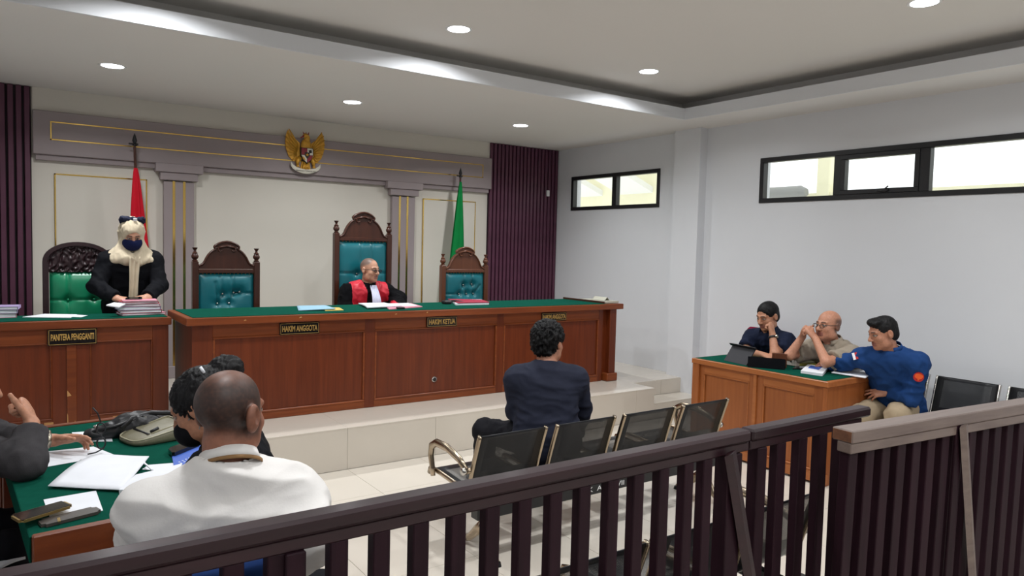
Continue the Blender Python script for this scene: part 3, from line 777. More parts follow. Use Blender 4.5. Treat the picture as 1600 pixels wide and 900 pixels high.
    for s in (-1, 1):
        q = MB(); q.cyl((cx + s * (h - .03), yb - .43, ZD), (cx + s * (h - .03), yb - .43, ZD + seatz - .06), .02, .03, 12); q.build('leg', wood_, o, 'auto')
        q = MB(); q.cyl((cx + s * (h - .03), yb - .40, ZD + seatz - .02), (cx + s * (h - .03), yb - .40, ZD + .66), .02, .018, 10)
        q.tube([(cx + s * (h - .03), yb - .02, ZD + .69), (cx + s * (h - .02), yb - .25, ZD + .685), (cx + s * (h - .02), yb - .41, ZD + .67), (cx + s * (h - .02), yb - .47, ZD + .64)], .026, 8); q.build('armrest', wood_, o, True)
    return o
ornate_chair(.525, 6.98, .50, 1.648, 1.40, 1.398, M['blackwood'], M['green'], 'carved dark chair with rounded arch top and bright green leather behind the clerk', [(-.075, -.225), (.11, -.225), (-.075, -.49), (.11, -.49)], [(-.075, -.225, .11, -.225), (-.24, -.225, -.075, -.225), (-.075, 0, -.075, -.225), (.11, -.225, .24, -.225), (-.075, -.225, -.075, -.49)], arch=True)
ornate_chair(1.652, 6.80, .578, 1.684, 1.500, 1.398, M['chairwood'], M['teal'], 'empty carved chair with teal tufted back beside the left pilaster', [(-.035, -.185), (.06, -.175), (-.08, -.27), (.02, -.27), (.11, -.17)], [(-.06, 0, -.035, -.185), (.04, 0, .06, -.175), (-.10, -.08, -.08, -.27), (.06, -.175, .24, -.185), (.06, -.175, .02, -.27), (-.035, -.185, -.08, -.27)])
ornate_chair(3.020, 6.95, .622, 2.010, 1.790, 1.715, M['chairwood'], M['teal'], 'tallest carved chair, teal leather back, behind the judge', [(-.07, -.33), (.09, -.33)], [(-.03, 0, -.03, -.20), (.09, 0, .09, -.33), (-.26, -.32, -.07, -.33), (.09, -.33, .26, -.32)])
ornate_chair(4.190, 6.88, .600, 1.682, 1.478, 1.400, M['chairwood2'], M['teal'], 'carved mid-brown chair with teal buttoned back in front of the green flag', [(-.02, -.135), (.09, -.13), (-.075, -.235), (.02, -.235), (.11, -.235)], [(-.02, 0, -.02, -.135), (.085, 0, .09, -.13), (.09, -.13, .11, -.235), (.11, -.235, .19, -.14), (-.24, -.235, -.075, -.235), (-.02, -.135, -.075, -.235), (-.02, -.135, .02, -.235)])

# ================================================================ beam chairs
PROF = [(.425, .365), (.415, .392), (.38, .402), (.28, .398), (.16, .388), (.06, .380), (.015, .386), (-.012, .41), (-.03, .45), (-.055, .53), (-.085, .62), (-.110, .69), (-.114, .703)]
def shell_mesh(w, thick=.004):
    vs, fs, uv = [], [], []
    xs = [-w / 2, -w / 4, 0, w / 4, w / 2]; s = 0; S_ = []
    for i, (y, z) in enumerate(PROF):
        if i: s += math.hypot(y - PROF[i - 1][0], z - PROF[i - 1][1])
        S_.append(s)
    n = len(PROF)
    for side in (0, 1):
        for i, (y, z) in enumerate(PROF):
            a, b = PROF[max(i - 1, 0)], PROF[min(i + 1, n - 1)]; t = Vector((b[0] - a[0], b[1] - a[1])).normalized()
            o_ = (t.y * thick * side, -t.x * thick * side)
            for x in xs: vs.append((x, y - o_[0], z - o_[1])); uv.append((x + w / 2, S_[i]))
    k = len(xs); off = n * k
    for i in range(n - 1):
        for j in range(k - 1):
            a, b, c, d = i * k + j, i * k + j + 1, (i + 1) * k + j + 1, (i + 1) * k + j
            fs.append((a, b, c, d)); fs.append((a + off, d + off, c + off, b + off))
    for i in range(n - 1):
        for j in (0, k - 1): a, b = i * k + j, (i + 1) * k + j; fs.append((a, b, b + off, a + off))
    for i in (0, n - 1):
        for j in range(k - 1): a, b = i * k + j, i * k + j + 1; fs.append((a, b, b + off, a + off))
    me = bpy.data.meshes.new('seat'); me.from_pydata(vs, [], fs)
    ul = me.uv_layers.new(name='UVMap')
    for p in me.polygons:
        for li in p.loop_indices: ul.data[li].uv = uv[me.loops[li].vertex_index]
    bm = bmesh.new(); bm.from_mesh(me); bmesh.ops.recalc_face_normals(bm, faces=bm.faces[:]); bm.to_mesh(me); bm.free()
    return me
# limit the holes to a field inside a plain border
nt = M['perf'].node_tree; b_ = nt.nodes['Principled BSDF']; l0 = b_.inputs['Alpha'].links[0].from_socket
tcn = [n for n in nt.nodes if n.type == 'TEX_COORD'][0]; sx = nt.nodes.new('ShaderNodeSeparateXYZ'); nt.links.new(tcn.outputs['UV'], sx.inputs[0])
def cmp_(sock, c, e):
    n = nt.nodes.new('ShaderNodeMath'); n.operation = 'COMPARE'; n.inputs[1].default_value = c; n.inputs[2].default_value = e; nt.links.new(sock, n.inputs[0]); return n.outputs[0]
def op_(o, a, b=None, v=None):
    n = nt.nodes.new('ShaderNodeMath'); n.operation = o; nt.links.new(a, n.inputs[0])
    if b is not None: nt.links.new(b, n.inputs[1])
    if v is not None: n.inputs[1].default_value = v
    return n.outputs[0]
inx = cmp_(sx.outputs[0], .215, .168); ins = op_('MAXIMUM', cmp_(sx.outputs[1], .655, .10), cmp_(sx.outputs[1], .24, .14))
hole = op_('MULTIPLY', op_('MULTIPLY', inx, ins), op_('SUBTRACT', l0, l0))
inv = nt.nodes.new('ShaderNodeMath'); inv.operation = 'SUBTRACT'; inv.inputs[0].default_value = 1; nt.links.new(l0, inv.inputs[1])
hole = op_('MULTIPLY', op_('MULTIPLY', inx, ins), inv.outputs[0])
inv2 = nt.nodes.new('ShaderNodeMath'); inv2.operation = 'SUBTRACT'; inv2.inputs[0].default_value = 1; nt.links.new(hole, inv2.inputs[1]); nt.links.new(inv2.outputs[0], b_.inputs['Alpha'])

def beam_row(n, pitch, loc, rz, label, w=.43, metal='reflchrome'):
    o = root('beam_seating', loc, rz, label, 'chairs', 'rows of black steel beam chairs')
    LOCAL[o] = Matrix.Identity(4)
    me = shell_mesh(w)
    trim = None
    for i in range(n):
        x = (i - (n - 1) / 2) * pitch
        if i == 0: s = link('seat', me, M['perf'], o, True)
        else: s = bpy.data.objects.new('seat', me); COL.objects.link(s); s.parent = o
        s.location.x = x
        for sd in (-1, 1):
            if trim is None:
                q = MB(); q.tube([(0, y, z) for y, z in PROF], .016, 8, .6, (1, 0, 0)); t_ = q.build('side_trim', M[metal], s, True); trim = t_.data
            else: t_ = bpy.data.objects.new('side_trim', trim); COL.objects.link(t_); t_.parent = s
            t_.location.x = sd * (w / 2 + .004)
        q = MB(); q.box((-.02, -.10, .320), (.02, .34, .378), .003); br = q.build('bracket', M['steel'], s); 
    L = (n - 1) * pitch / 2 + w / 2
    q = MB(); q.box((-L, -.105, .245), (L, -.035, .325), .004); q.build('beam', M['steel'], o)
    for s in (-1, 1):
        x = s * (L - .10)
        q = MB()
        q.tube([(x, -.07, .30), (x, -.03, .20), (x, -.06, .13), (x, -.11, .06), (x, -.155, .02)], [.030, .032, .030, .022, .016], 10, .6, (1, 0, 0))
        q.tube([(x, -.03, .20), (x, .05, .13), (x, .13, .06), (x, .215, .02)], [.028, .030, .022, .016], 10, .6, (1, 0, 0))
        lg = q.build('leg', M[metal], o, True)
        for yy in (-.155, .215):
            q = MB(); q.cyl((x, yy, 0), (x, yy, .022), .022, .016, 12); q.build('foot', M['steel'], lg, 'auto')
        x = s * (L + .028)
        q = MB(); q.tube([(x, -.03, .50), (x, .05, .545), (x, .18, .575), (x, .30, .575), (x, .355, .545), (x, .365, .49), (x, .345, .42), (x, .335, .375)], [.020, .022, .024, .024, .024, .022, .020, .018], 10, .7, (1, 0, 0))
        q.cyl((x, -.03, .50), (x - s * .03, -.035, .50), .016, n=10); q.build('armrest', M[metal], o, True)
        q = MB(); q.cyl((x + s * .006, -.03, .50), (x + s * .03, -.03, .50), .020, n=12); q.build('arm_bolt', M['chrome'], o, True)
    LOCAL[o] = Matrix.Translation(Vector(loc)) @ Matrix.Rotation(rz, 4, 'Z')
    return o
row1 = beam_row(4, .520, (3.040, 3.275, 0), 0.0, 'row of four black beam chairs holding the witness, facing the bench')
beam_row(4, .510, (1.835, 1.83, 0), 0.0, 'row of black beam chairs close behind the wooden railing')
rr = beam_row(3, .500, (5.885, 2.485, 0), math.pi / 2, 'row of black beam chairs with bright chrome trims along the right wall', metal='chrome')
rr.scale = (1, 1, 1.10)
tq = atY(948, 765, 3.168)
text('K  A .    . VII', 'lettering', .042, (tq.x, 3.1692, .277), Matrix.Rotation(math.pi / 2, 3, 'X'), M['trimwhite'], row1, .0006, 0, .285)

# ================================================================ wooden railing and gate
fr = root('railing', (.8, 1.57, 0), 0, 'dark brown wooden railing with square balusters across the foreground', 'railing')
AX = Vector((1, 0, 0)); AN = Vector((-AX.y, AX.x, 0)); AN = AN if AN.y > 0 else -AN
def railbox(x0, x1, y0, y1, z0, z1, org, ax, bev=.004):
    q = MB(); q.box((x0, y0, z0), (x1, y1, z1), bev)
    an = Vector((-ax.y, ax.x, 0))
    Mx = Matrix(((ax.x, an.x, 0, org.x), (ax.y, an.y, 0, org.y), (0, 0, 1, org.z), (0, 0, 0, 1)))
    q.b.transform(Mx); return q
O1 = Vector((0, 1.537, 0))
def bal_x(px_): # distance along the rail of a baluster seen at this picture column
    d = ray(px_, 860); t = (1.537 + .030) / d.y; return d.x * t
XG = bal_x(1157)
railbox(-.70, XG - .004, 0, .060, 1.050, 1.090, O1, AX, .008).build('hand_rail', M['fenceX'], fr)
railbox(-.70, XG - .004, .010, .052, 1.017, 1.050, O1, AX).build('under_rail', M['fenceX'], fr)
railbox(-.70, XG - .06, .010, .052, .08, .13, O1, AX).build('bottom_rail', M['fenceX'], fr)
bm_me = None
def baluster(x, w=.048, d0=.012, d1=.048, z0=0.0, z1=1.019, o_=fr, org=O1, ax=AX, name='baluster', m='fence', tilt=0):
    global bm_me
    q = railbox(-w / 2, w / 2, d0, d1, z0, z1, Vector((0, 0, 0)), ax, .003)
    for v in q.b.verts: v.co.x += tilt * (v.co.z - 1.0)
    p_ = org + ax * x
    for v in q.b.verts: v.co += p_
    return q.build(name, M[m], o_)
bxs = [bal_x(x) for x in (362, 430, 526, 592, 653, 711, 764, 814, 861.5, 906, 950, 989, 1028, 1066, 1095)]
st_ = bxs[0]
for k in range(1, 10): bxs.append(bxs[0] - .1035 * k)
for x in bxs: baluster(x, .044, z0=.13)
for px_ in (456,): baluster(bal_x(px_), .046, .0, .058, 0, 1.018, name='post')
baluster(-.62, .07, .0, .058, 0, 1.018, name='post')
baluster(bal_x(1132), .075, .0, .058, 0, 1.018, name='post')
# first gate leaf, same dark wood
g1 = root('gate', (2.3, 1.45, 0), 0, 'dark wooden gate leaf hung on the railing post', 'gate')
XE = 2.87
railbox(XG + .004, XE, 0, .060, 1.050, 1.090, O1, AX, .008).build('hand_rail', M['fenceX'], g1)
railbox(XG + .004, XE - .05, .010, .052, 1.017, 1.050, O1, AX).build('under_rail', M['fenceX'], g1)
railbox(XG + .06, XE - .05, .010, .052, .08, .13, O1, AX).build('bottom_rail', M['fenceX'], g1)
baluster(bal_x(1176), .052, .006, .052, .05, 1.018, g1, name='stile')
for px_ in (1208, 1241, 1272, 1302): baluster(bal_x(px_), .052, o_=g1, z0=.13)
baluster(XE - .075, .06, .006, .052, .05, 1.018, g1, name='stile')
def on_face(x, y): d = ray(x, y); t = (1.537 - .012) / d.y; return EYE + d * t
a, b = on_face(1141, 708), on_face(1171, 896); b = a + (b - a) * ((a.z - .10) / (a.z - b.z))
q = MB(); q.tube([a, b], .030, 4, .35, (AN.x, AN.y, 0)); q.build('brace', M['fenceX'], g1)
# second gate leaf, dust and window light coloured into its rails, swung a little towards the viewer and sagging
g2 = root('gate', (3.2, 1.3, 0), 0, 'dust-covered gate leaf with worn top rail, window light painted into its pale tone, and close slats, at the right', 'gate')
A2 = Vector((2.405, 1.350, 0)); ax2 = Vector((1.0, -.10, 0)).normalized(); an2 = Vector((-ax2.y, ax2.x, 0))
T2 = .035
railbox(0, 2.3, 0, .082, 1.045, 1.090, A2, ax2, .004).build('hand_rail', M['dusty_lit'], g2)
railbox(0, 2.3, .004, .060, 1.008, 1.045, A2, ax2, .003).build('under_rail', M['dusty_lit'], g2)
railbox(-.0012, .0004, .004, .078, 1.049, 1.086, A2, ax2, 0).build('cut_end', M['rawend'], g2)
railbox(.05, 2.3, .012, .052, .08, .13, A2, ax2, .003).build('bottom_rail', M['dusty_lit'], g2)
for k in range(22):
    baluster(.035 + k * .0935, .05, .016, .056, .10, 1.01, g2, A2, ax2, 'slat', 'fence', T2)
baluster(.66, .045, .002, .016, .02, 1.05, g2, A2, ax2, 'stile', 'fence', T2)
q = MB(); a = A2 + ax2 * .68 + an2 * -.006; b = A2 + ax2 * .40 + an2 * -.006
q.tube([A2 + ax2 * .665 + an2 * -.008 + Vector((0, 0, 1.045)), A2 + ax2 * .86 + an2 * -.008 + Vector((0, 0, .10))], .028, 4, .35, (an2.x, an2.y, 0)); q.build('brace', M['dusty_lit'], g2)

# ================================================================ figures: one continuous surface each, grown from smoothly joined tapered limbs
class Field:
    def __init__(s): s.p = []
    def cap(s, a, b, ra, rb=None, k=.025, flat=None, fs=1.0, cut=None, sub=False):
        s.p.append(('c', np.array(a, float), np.array(b, float), ra, ra if rb is None else rb, k, None if flat is None else np.array(Vector(flat).normalized(), float), fs, cut, sub)); return s
    def ell(s, c, r, R=None, k=.015, sub=False):
        s.p.append(('e', np.array(c, float), np.array(r, float), np.eye(3) if R is None else np.array(R, float), k, sub)); return s
    def clip(s, p, n): s.p.append(('p', np.array(p, float), np.array(n, float))); return s

    def mesh(s, name, h, fine=(), smooth_it=1):
        lo = np.array([9e9] * 3); hi = -lo
        def bb(p):
            if p[0] == 'c':
                m = max(p[3], p[4]) * (1.0 if p[6] is None else max(1.0, p[7])); return np.minimum(p[1], p[2]) - m, np.maximum(p[1], p[2]) + m
            if p[0] == 'e':
                e = np.sqrt(((p[3] * p[2][None, :]) ** 2).sum(1)); return p[1] - e, p[1] + e
        for p in s.p:
            if p[0] == 'p' or p[-1]: continue
            a, b = bb(p); lo = np.minimum(lo, a); hi = np.maximum(hi, b)
        lo -= 2.5 * h; hi += 2.5 * h
        ax = []
        for i in range(3):
            v, x = [], lo[i]
            while x < hi[i] + h:
                v.append(x); st = h
                for c, r, hf in fine:
                    if c[i] - r <= x <= c[i] + r: st = min(st, hf)
                x += st
            ax.append(np.array(v))
        D = np.full([len(a) for a in ax], 1.0, np.float32)
        for p in s.p:
            if p[0] == 'p':
                d = ((ax[0] - p[1][0]) * p[2][0])[:, None, None] + ((ax[1] - p[1][1]) * p[2][1])[None, :, None] + ((ax[2] - p[1][2]) * p[2][2])[None, None, :]
                D = np.maximum(D, d.astype(np.float32)); continue
            a, b = bb(p); k = p[5] if p[0] == 'c' else p[4]; pad = k + 2.2 * h
            sl = tuple(slice(max(0, np.searchsorted(ax[i], a[i] - pad) - 1), np.searchsorted(ax[i], b[i] + pad) + 1) for i in range(3))
            X, Y, Z = ax[0][sl[0]][:, None, None], ax[1][sl[1]][None, :, None], ax[2][sl[2]][None, None, :]
            if p[0] == 'c':
                A, B, ra, rb, k, fl, fs, cut, sub = p[1:]
                x, y, z = X - A[0], Y - A[1], Z - A[2]; d_ = B - A
                if fl is not None:
                    q = (x * fl[0] + y * fl[1] + z * fl[2]) * (1 / fs - 1); x, y, z = x + fl[0] * q, y + fl[1] * q, z + fl[2] * q
                    d_ = d_ + fl * (d_ @ fl) * (1 / fs - 1)
                L2 = max(d_ @ d_, 1e-12); t = np.clip((x * d_[0] + y * d_[1] + z * d_[2]) / L2, 0, 1)
                d = np.sqrt((x - t * d_[0]) ** 2 + (y - t * d_[1]) ** 2 + (z - t * d_[2]) ** 2) - (ra + (rb - ra) * t)
                if fl is not None: d = d * (0.5 + 0.5 * min(fs, 1))
                if cut is not None: d = np.maximum(d, (X - cut[0][0]) * cut[1][0] + (Y - cut[0][1]) * cut[1][1] + (Z - cut[0][2]) * cut[1][2])
            else:
                c, r, R, k, sub = p[1:]
                x, y, z = X - c[0], Y - c[1], Z - c[2]
                l = [(x * R[0, i] + y * R[1, i] + z * R[2, i]) for i in range(3)]
                k0 = np.sqrt(sum((l[i] / r[i]) ** 2 for i in range(3))) + 1e-9; k1 = np.sqrt(sum((l[i] / r[i] ** 2) ** 2 for i in range(3))) + 1e-9
                d = k0 * (k0 - 1) / k1
            V = D[sl]
            if sub:
                hh = np.clip(.5 - .5 * (V + d) / k, 0, 1); D[sl] = V + (-d - V) * hh + k * hh * (1 - hh)
            else:
                hh = np.clip(.5 + .5 * (V - d) / k, 0, 1); D[sl] = V * (1 - hh) + d * hh - k * hh * (1 - hh)
        return nets(name, D, ax, smooth_it)


def nets(name, D, ax, it):
    S_ = D < 0; n = D.shape
    c8 = [(i, j, k) for i in (0, 1) for j in (0, 1) for k in (0, 1)]
    vw = [S_[i:n[0] - 1 + i, j:n[1] - 1 + j, k:n[2] - 1 + k] for i, j, k in c8]
    an = vw[0].copy(); al = vw[0].copy()
    for v in vw[1:]: an |= v; al &= v
    act = an & ~al; idx = np.argwhere(act); N = len(idx)
    vid = np.full(act.shape, -1, np.int64); vid[act] = np.arange(N)
    acc = np.zeros((N, 3)); cnt = np.zeros(N)
    co = lambda q: np.stack([ax[i][q[:, i]] for i in range(3)], 1)
    for a in c8:
        for i in range(3):
            if a[i]: continue
            b = list(a); b[i] = 1
            qa, qb = idx + np.array(a), idx + np.array(b)
            da, db = D[qa[:, 0], qa[:, 1], qa[:, 2]], D[qb[:, 0], qb[:, 1], qb[:, 2]]
            m = (da < 0) != (db < 0); t = np.where(m, da / np.where(m, da - db, 1), 0)
            p = co(qa) + (co(qb) - co(qa)) * t[:, None]
            acc[m] += p[m]; cnt[m] += 1
    V = acc / cnt[:, None]
    F = []
    for i in range(3):
        a = [slice(None)] * 3; b = [slice(None)] * 3; a[i] = slice(0, n[i] - 1); b[i] = slice(1, n[i])
        A, B = S_[tuple(a)], S_[tuple(b)]
        e = np.argwhere(A != B); j, k = (i + 1) % 3, (i + 2) % 3
        ok = (e[:, j] > 0) & (e[:, k] > 0) & (e[:, j] < n[j] - 1) & (e[:, k] < n[k] - 1); e = e[ok]
        oj = np.zeros(3, int); oj[j] = 1; ok_ = np.zeros(3, int); ok_[k] = 1
        g = lambda q: vid[q[:, 0], q[:, 1], q[:, 2]]
        f = np.stack([g(e - oj - ok_), g(e - ok_), g(e), g(e - oj)], 1)
        fl = ~A[e[:, 0], e[:, 1], e[:, 2]]; f[fl] = f[fl][:, ::-1]
        F.append(f)
    F = np.concatenate(F); F = F[(F >= 0).all(1)]
    for _ in range(it):
        s = np.zeros_like(V); c = np.zeros(N)
        for u in range(4):
            x, y = F[:, u], F[:, (u + 1) % 4]
            np.add.at(s, x, V[y]); np.add.at(s, y, V[x]); np.add.at(c, x, 1); np.add.at(c, y, 1)
        V = V * .5 + .5 * s / np.maximum(c, 1)[:, None]
    return V, F


def normals(V, F):
    n = np.cross(V[F[:, 2]] - V[F[:, 0]], V[F[:, 3]] - V[F[:, 1]]); o = np.zeros_like(V)
    for u in range(4): np.add.at(o, F[:, u], n)
    return o / (np.linalg.norm(o, axis=1)[:, None] + 1e-12)


def to_obj(name, VF, mats, parent, col=None, slots=None):
    V, F = VF; Mi = np.array(world_matrix(parent).inverted()) if parent else np.eye(4)
    Vl = V @ Mi[:3, :3].T + Mi[:3, 3]
    me = bpy.data.meshes.new(name)
    me.vertices.add(len(V)); me.vertices.foreach_set('co', Vl.astype(np.float32).ravel())
    me.loops.add(F.size); me.loops.foreach_set('vertex_index', F.astype(np.int32).ravel())
    me.polygons.add(len(F)); me.polygons.foreach_set('loop_start', np.arange(0, F.size, 4, dtype=np.int32))
    if slots is not None: me.polygons.foreach_set('material_index', slots.astype(np.int32))
    me.update(calc_edges=True); me.validate()
    if col is not None:
        a = me.color_attributes.new('Col', 'FLOAT_COLOR', 'POINT'); a.data.foreach_set('color', np.concatenate([col, np.ones((len(V), 1))], 1).astype(np.float32).ravel())
    return link(name, me, mats, parent, True)


def wrinkle(VF, amp, sc=(9, 9, 9), folds=(), seed=0.0):
    V, F = VF; Nn = normals(V, F); d = np.zeros(len(V))
    if amp:
        for i, p in enumerate(V):
            q = Vector((p[0] * sc[0] + seed, p[1] * sc[1], p[2] * sc[2])); w_ = noise.noise(q * .5) * .9
            r1 = 1 - abs(noise.noise(q + Vector((w_, w_, -w_)))) * 2.6; r2 = 1 - abs(noise.noise(q * 2.1 + Vector((w_, 9.1, w_)))) * 2.6
            d[i] = amp * (1.5 * max(r1, -.6) + .6 * max(r2, -.6) - .5)
    for a, b, am, wd in folds:
        a, b = np.array(a), np.array(b); e = b - a; t = np.clip(((V - a) @ e) / (e @ e), 0, 1)
        r = np.linalg.norm(V - a - t[:, None] * e, axis=1); d += am * np.exp(-(r / wd) ** 2) * (1 - .5 * t)
    return V + Nn * d[:, None], F


def frame(f, up=(0, 0, 1)):
    f = Vector(f).normalized(); r = f.cross(Vector(up)).normalized(); u = r.cross(f)
    return np.array([[r.x, f.x, u.x], [r.y, f.y, u.y], [r.z, f.z, u.z]])
SM = lambda x, a, b: np.clip((x - a) / (b - a), 0, 1) ** 2 * (3 - 2 * np.clip((x - a) / (b - a), 0, 1))


def add_head(f, c, R, s, jaw=1.0, nose=1.0, ear=1.0):
    c = np.array(c, float); P = lambda x, y, z: c + R @ (np.array([x, y, z]) * s); E = lambda r: np.array(r) * s
    f.ell(P(0, -.014, .034), E((.075, .095, .084)), R, .02)
    f.ell(P(0, .020, -.030), E((.060 * jaw, .068, .084)), R, .03)
    f.ell(P(0, .036, -.078), E((.046 * jaw, .046, .036)), R, .025)
    f.ell(P(0, .068, -.098), E((.020, .018, .016)), R, .02)
    for q in (-1, 1):
        f.ell(P(q * .041, .050, -.028), E((.024, .026, .024)), R, .02)
        f.ell(P(q * .052 * jaw, .018, -.070), E((.016, .034, .026)), R, .025)
        f.cap(P(q * .012, .084, .024), P(q * .042, .072, .024), .010 * s, .009 * s, .012)
        f.ell(P(q * .031, .094, .003), E((.017, .014, .010)), R, .010, True)
        f.ell(P(q * .031, .074, .003), E((.0135, .0135, .0125)), R, .004)
        f.ell(P(q * (.077 + .004 * ear), -.012, -.004), E((.011 * ear, .020 * ear, .032 * ear)), R, .006)
        f.ell(P(q * (.086 + .006 * ear), -.005, .002), E((.008 * ear, .009 * ear, .018 * ear)), R, .005, True)
        f.ell(P(q * .013 * nose, .097, -.033), E((.009, .009, .007)), R, .007)
    f.cap(P(0, .086, .012), P(0, .108, -.028), .0085 * s, .0125 * s * nose, .012)
    f.cap(P(-.016, .084, -.057), P(.016, .084, -.057), .0065 * s, .0065 * s, .007)
    f.cap(P(-.014, .083, -.071), P(.014, .083, -.071), .0075 * s, .0075 * s, .007)
    f.cap(P(-.026, .092, -.0640), P(.026, .092, -.0640), .0024 * s, .0024 * s, .004, sub=True)


def add_hand(f, wr, d, n, side, curl=(.5, .6, .65, .7), bend=1.0, thumb=.6, s=1.0, spread=.12, k=.006):
    wr, d = Vector(wr), Vector(d).normalized(); n = Vector(n); n = (n - d * n.dot(d)).normalized()
    t = d.cross(n) * side
    f.cap(wr - d * .02, wr + d * .045 * s, .026 * s, .036 * s, .02, n, .55); f.cap(wr + d * .03 * s, wr + d * .075 * s, .036 * s, .037 * s, .012, n, .42)
    for i, (o_, L, r) in enumerate(((.028, .074, .0088), (.0095, .082, .0092), (-.0095, .077, .0088), (-.027, .060, .0078))):
        p = wr + d * (.084 - .004 * abs(i - 1)) * s + t * o_ * s; a = 0.0; sp = (1.2 - i * .8) * spread
        for fr_, rr in ((.44, 1), (.31, .92), (.25, .82)):
            a += curl[i] * bend
            dr = (d * math.cos(a) + n * math.sin(a)) + t * sp; dr.normalize()
            e = p + dr * L * fr_ * s; f.cap(p, e, r * rr * s, r * rr * .93 * s, k); p = e
    p = wr + d * .022 * s + t * .026 * s; a = .75
    for L, r in ((.040, .0125), (.032, .0105), (.026, .009)):
        dr = (d * math.cos(a) + t * math.sin(a) * .9 + n * (thumb * .55)).normalized(); e = p + dr * L * s; f.cap(p, e, r * s, r * .92 * s, .008); p = e; a -= .35 * thumb


def person(label, head, hf, neck, tf, pelvis, arms, legs, shw=.185, skin='#8d5f48', hs=1.0, hup=(0, 0, 1), h=.011, hh=.0045, girth=1.0, jaw=1.0, nose=1.0, tint=None, drop=.06, sh=None, ear=1.0):
    V3 = Vector
    neck, pelvis, head = V3(neck), V3(pelvis), V3(head); tf = V3((tf[0], tf[1], 0)).normalized(); sr = tf.cross(V3((0, 0, 1)))
    R = frame(hf, hup)
    P = {'head': head, 'R': R, 'neck': neck, 'pelvis': pelvis, 'tf': tf, 'sr': sr, 'hs': hs, 'arms': arms, 'legs': legs, 'girth': girth}
    ax = (neck - pelvis).normalized(); L = (neck - pelvis).length
    P['chest'] = pelvis + (neck - pelvis) * .72; P['waist'] = pelvis + (neck - pelvis) * .34
    P['sh'] = {'R': neck + sr * shw - V3((0, 0, drop)), 'L': neck - sr * shw - V3((0, 0, drop))} if sh is None else {a: V3(b) for a, b in sh.items()}
    P['hip'] = {'R': pelvis + sr * .09, 'L': pelvis - sr * .09}; P['shw'] = shw
    f = Field()
    torso(f, P, -.014, .03)
    hu = V3(R[:, 2]); hfv = V3(R[:, 1])
    f.cap(neck - V3((0, 0, .03)), head - hu * .07 * hs - hfv * .022 * hs, .060 * hs, .054 * hs, .03)
    add_head(f, head, R, hs, jaw, nose, ear)
    fine = [(head, .145 * hs, hh)]
    for sd, q in arms.items():
        f.cap(P['sh'][sd], q['el'], .047, .038, .03); f.cap(q['el'], q['wr'], .040, .027, .02)
        add_hand(f, q['wr'], q['d'], q['n'], 1 if sd == 'R' else -1, q.get('curl', (.5, .55, .6, .65)), 1.0, q.get('thumb', .6), q.get('s', 1.0), q.get('spread', .1))
        if q.get('fine', 0): fine.append((V3(q['wr']) + V3(q['d']).normalized() * .08, .11, q['fine']))
    for sd, q in legs.items():
        f.cap(P['hip'][sd], q[0], .070, .048, .03); f.cap(q[0], q[1], .050, .036, .02)
        f.cap(V3(q[1]) - V3((0, 0, .03)), V3(q[1]) + V3(q[2]).normalized() * .15 - V3((0, 0, .04)), .036, .03, .02)
    r = root('person', (pelvis.x, pelvis.y, min(q[1][2] for q in legs.values()) - .08 if legs else pelvis.z), 0, label, 'person')
    VF = f.mesh('body', h, fine, 1)
    V = VF[0]; loc = ((V - np.array(head)) @ R) / hs; x, y, z = loc[:, 0], loc[:, 1], loc[:, 2]
    sk = np.array(lin(skin)); C = np.tile(sk, (len(V), 1))
    def mix(w_, c): C[:] = C * (1 - w_[:, None]) + np.array(lin(c)) * w_[:, None]
    inh = (np.abs(x) < .11) & (np.abs(y) < .13) & (z > -.13) & (z < .14)
    fr_ = inh & (y > .04)
    mix(fr_ * SM(.030 - np.abs(x), 0, .006) * SM(.018 - np.abs(z + .064), 0, .006) * SM(y, .068, .078) * .75, '#7c4440')
    bz = .0235 + .004 * np.cos(np.abs(x) * 60 - 1.6)
    mix(fr_ * SM(.048 - np.abs(x), 0, .006) * SM(np.abs(x), .009, .015) * SM(.0065 - np.abs(z - bz), 0, .004) * .9, '#1c1412')
    ex = (np.abs(x) - .031) / .0145; ez = (z - .003) / .0066; er = ex ** 2 + ez ** 2
    mix(fr_ * SM(1.25 - er, 0, .4) * (y > .06), '#a89a90'); mix(fr_ * SM(1.6 - er, 0, .25) * SM(er, .8, 1.1) * (y > .06), '#241614')
    mix(fr_ * SM(.0062 - np.sqrt((np.abs(x) - .031) ** 2 + (z - .003) ** 2), 0, .003) * (y > .06), '#120c0a')
    if tint: tint(mix, x, y, z, inh)
    b = to_obj('body', VF, M['skin'], r, C)
    P['root'] = r; P['body'] = b
    return P


def torso(f, P, e, k=.03):
    """e: how far the surface stands off the mean torso"""
    g = P['girth']; tf, sr = P['tf'], P['sr']; pe, wa, ch, ne = P['pelvis'], P['waist'], P['chest'], P['neck']
    A = lambda r: r * g + e
    f.cap(pe - sr * .06, pe + sr * .06, A(.125), A(.125), k, tf, .86)
    f.cap(pe - sr * .04, wa - sr * .04, A(.125), A(.115), .05, tf, .82); f.cap(pe + sr * .04, wa + sr * .04, A(.125), A(.115), .05, tf, .82)
    f.cap(wa - sr * .045, ch - sr * .055, A(.115), A(.118), .05, tf, .84); f.cap(wa + sr * .045, ch + sr * .055, A(.115), A(.118), .05, tf, .84)
    s_ = P['sh']; f.cap(s_['L'] + sr * .02, s_['R'] - sr * .02, A(.060), A(.060), .06)
    f.cap(ch, ne - Vector((0, 0, .05)) - tf * .005, A(.115), A(.070), .06, tf, .82)
    for q in ('L', 'R'): f.cap(ne - Vector((0, 0, .015)), s_[q], A(.052), A(.050), .05)


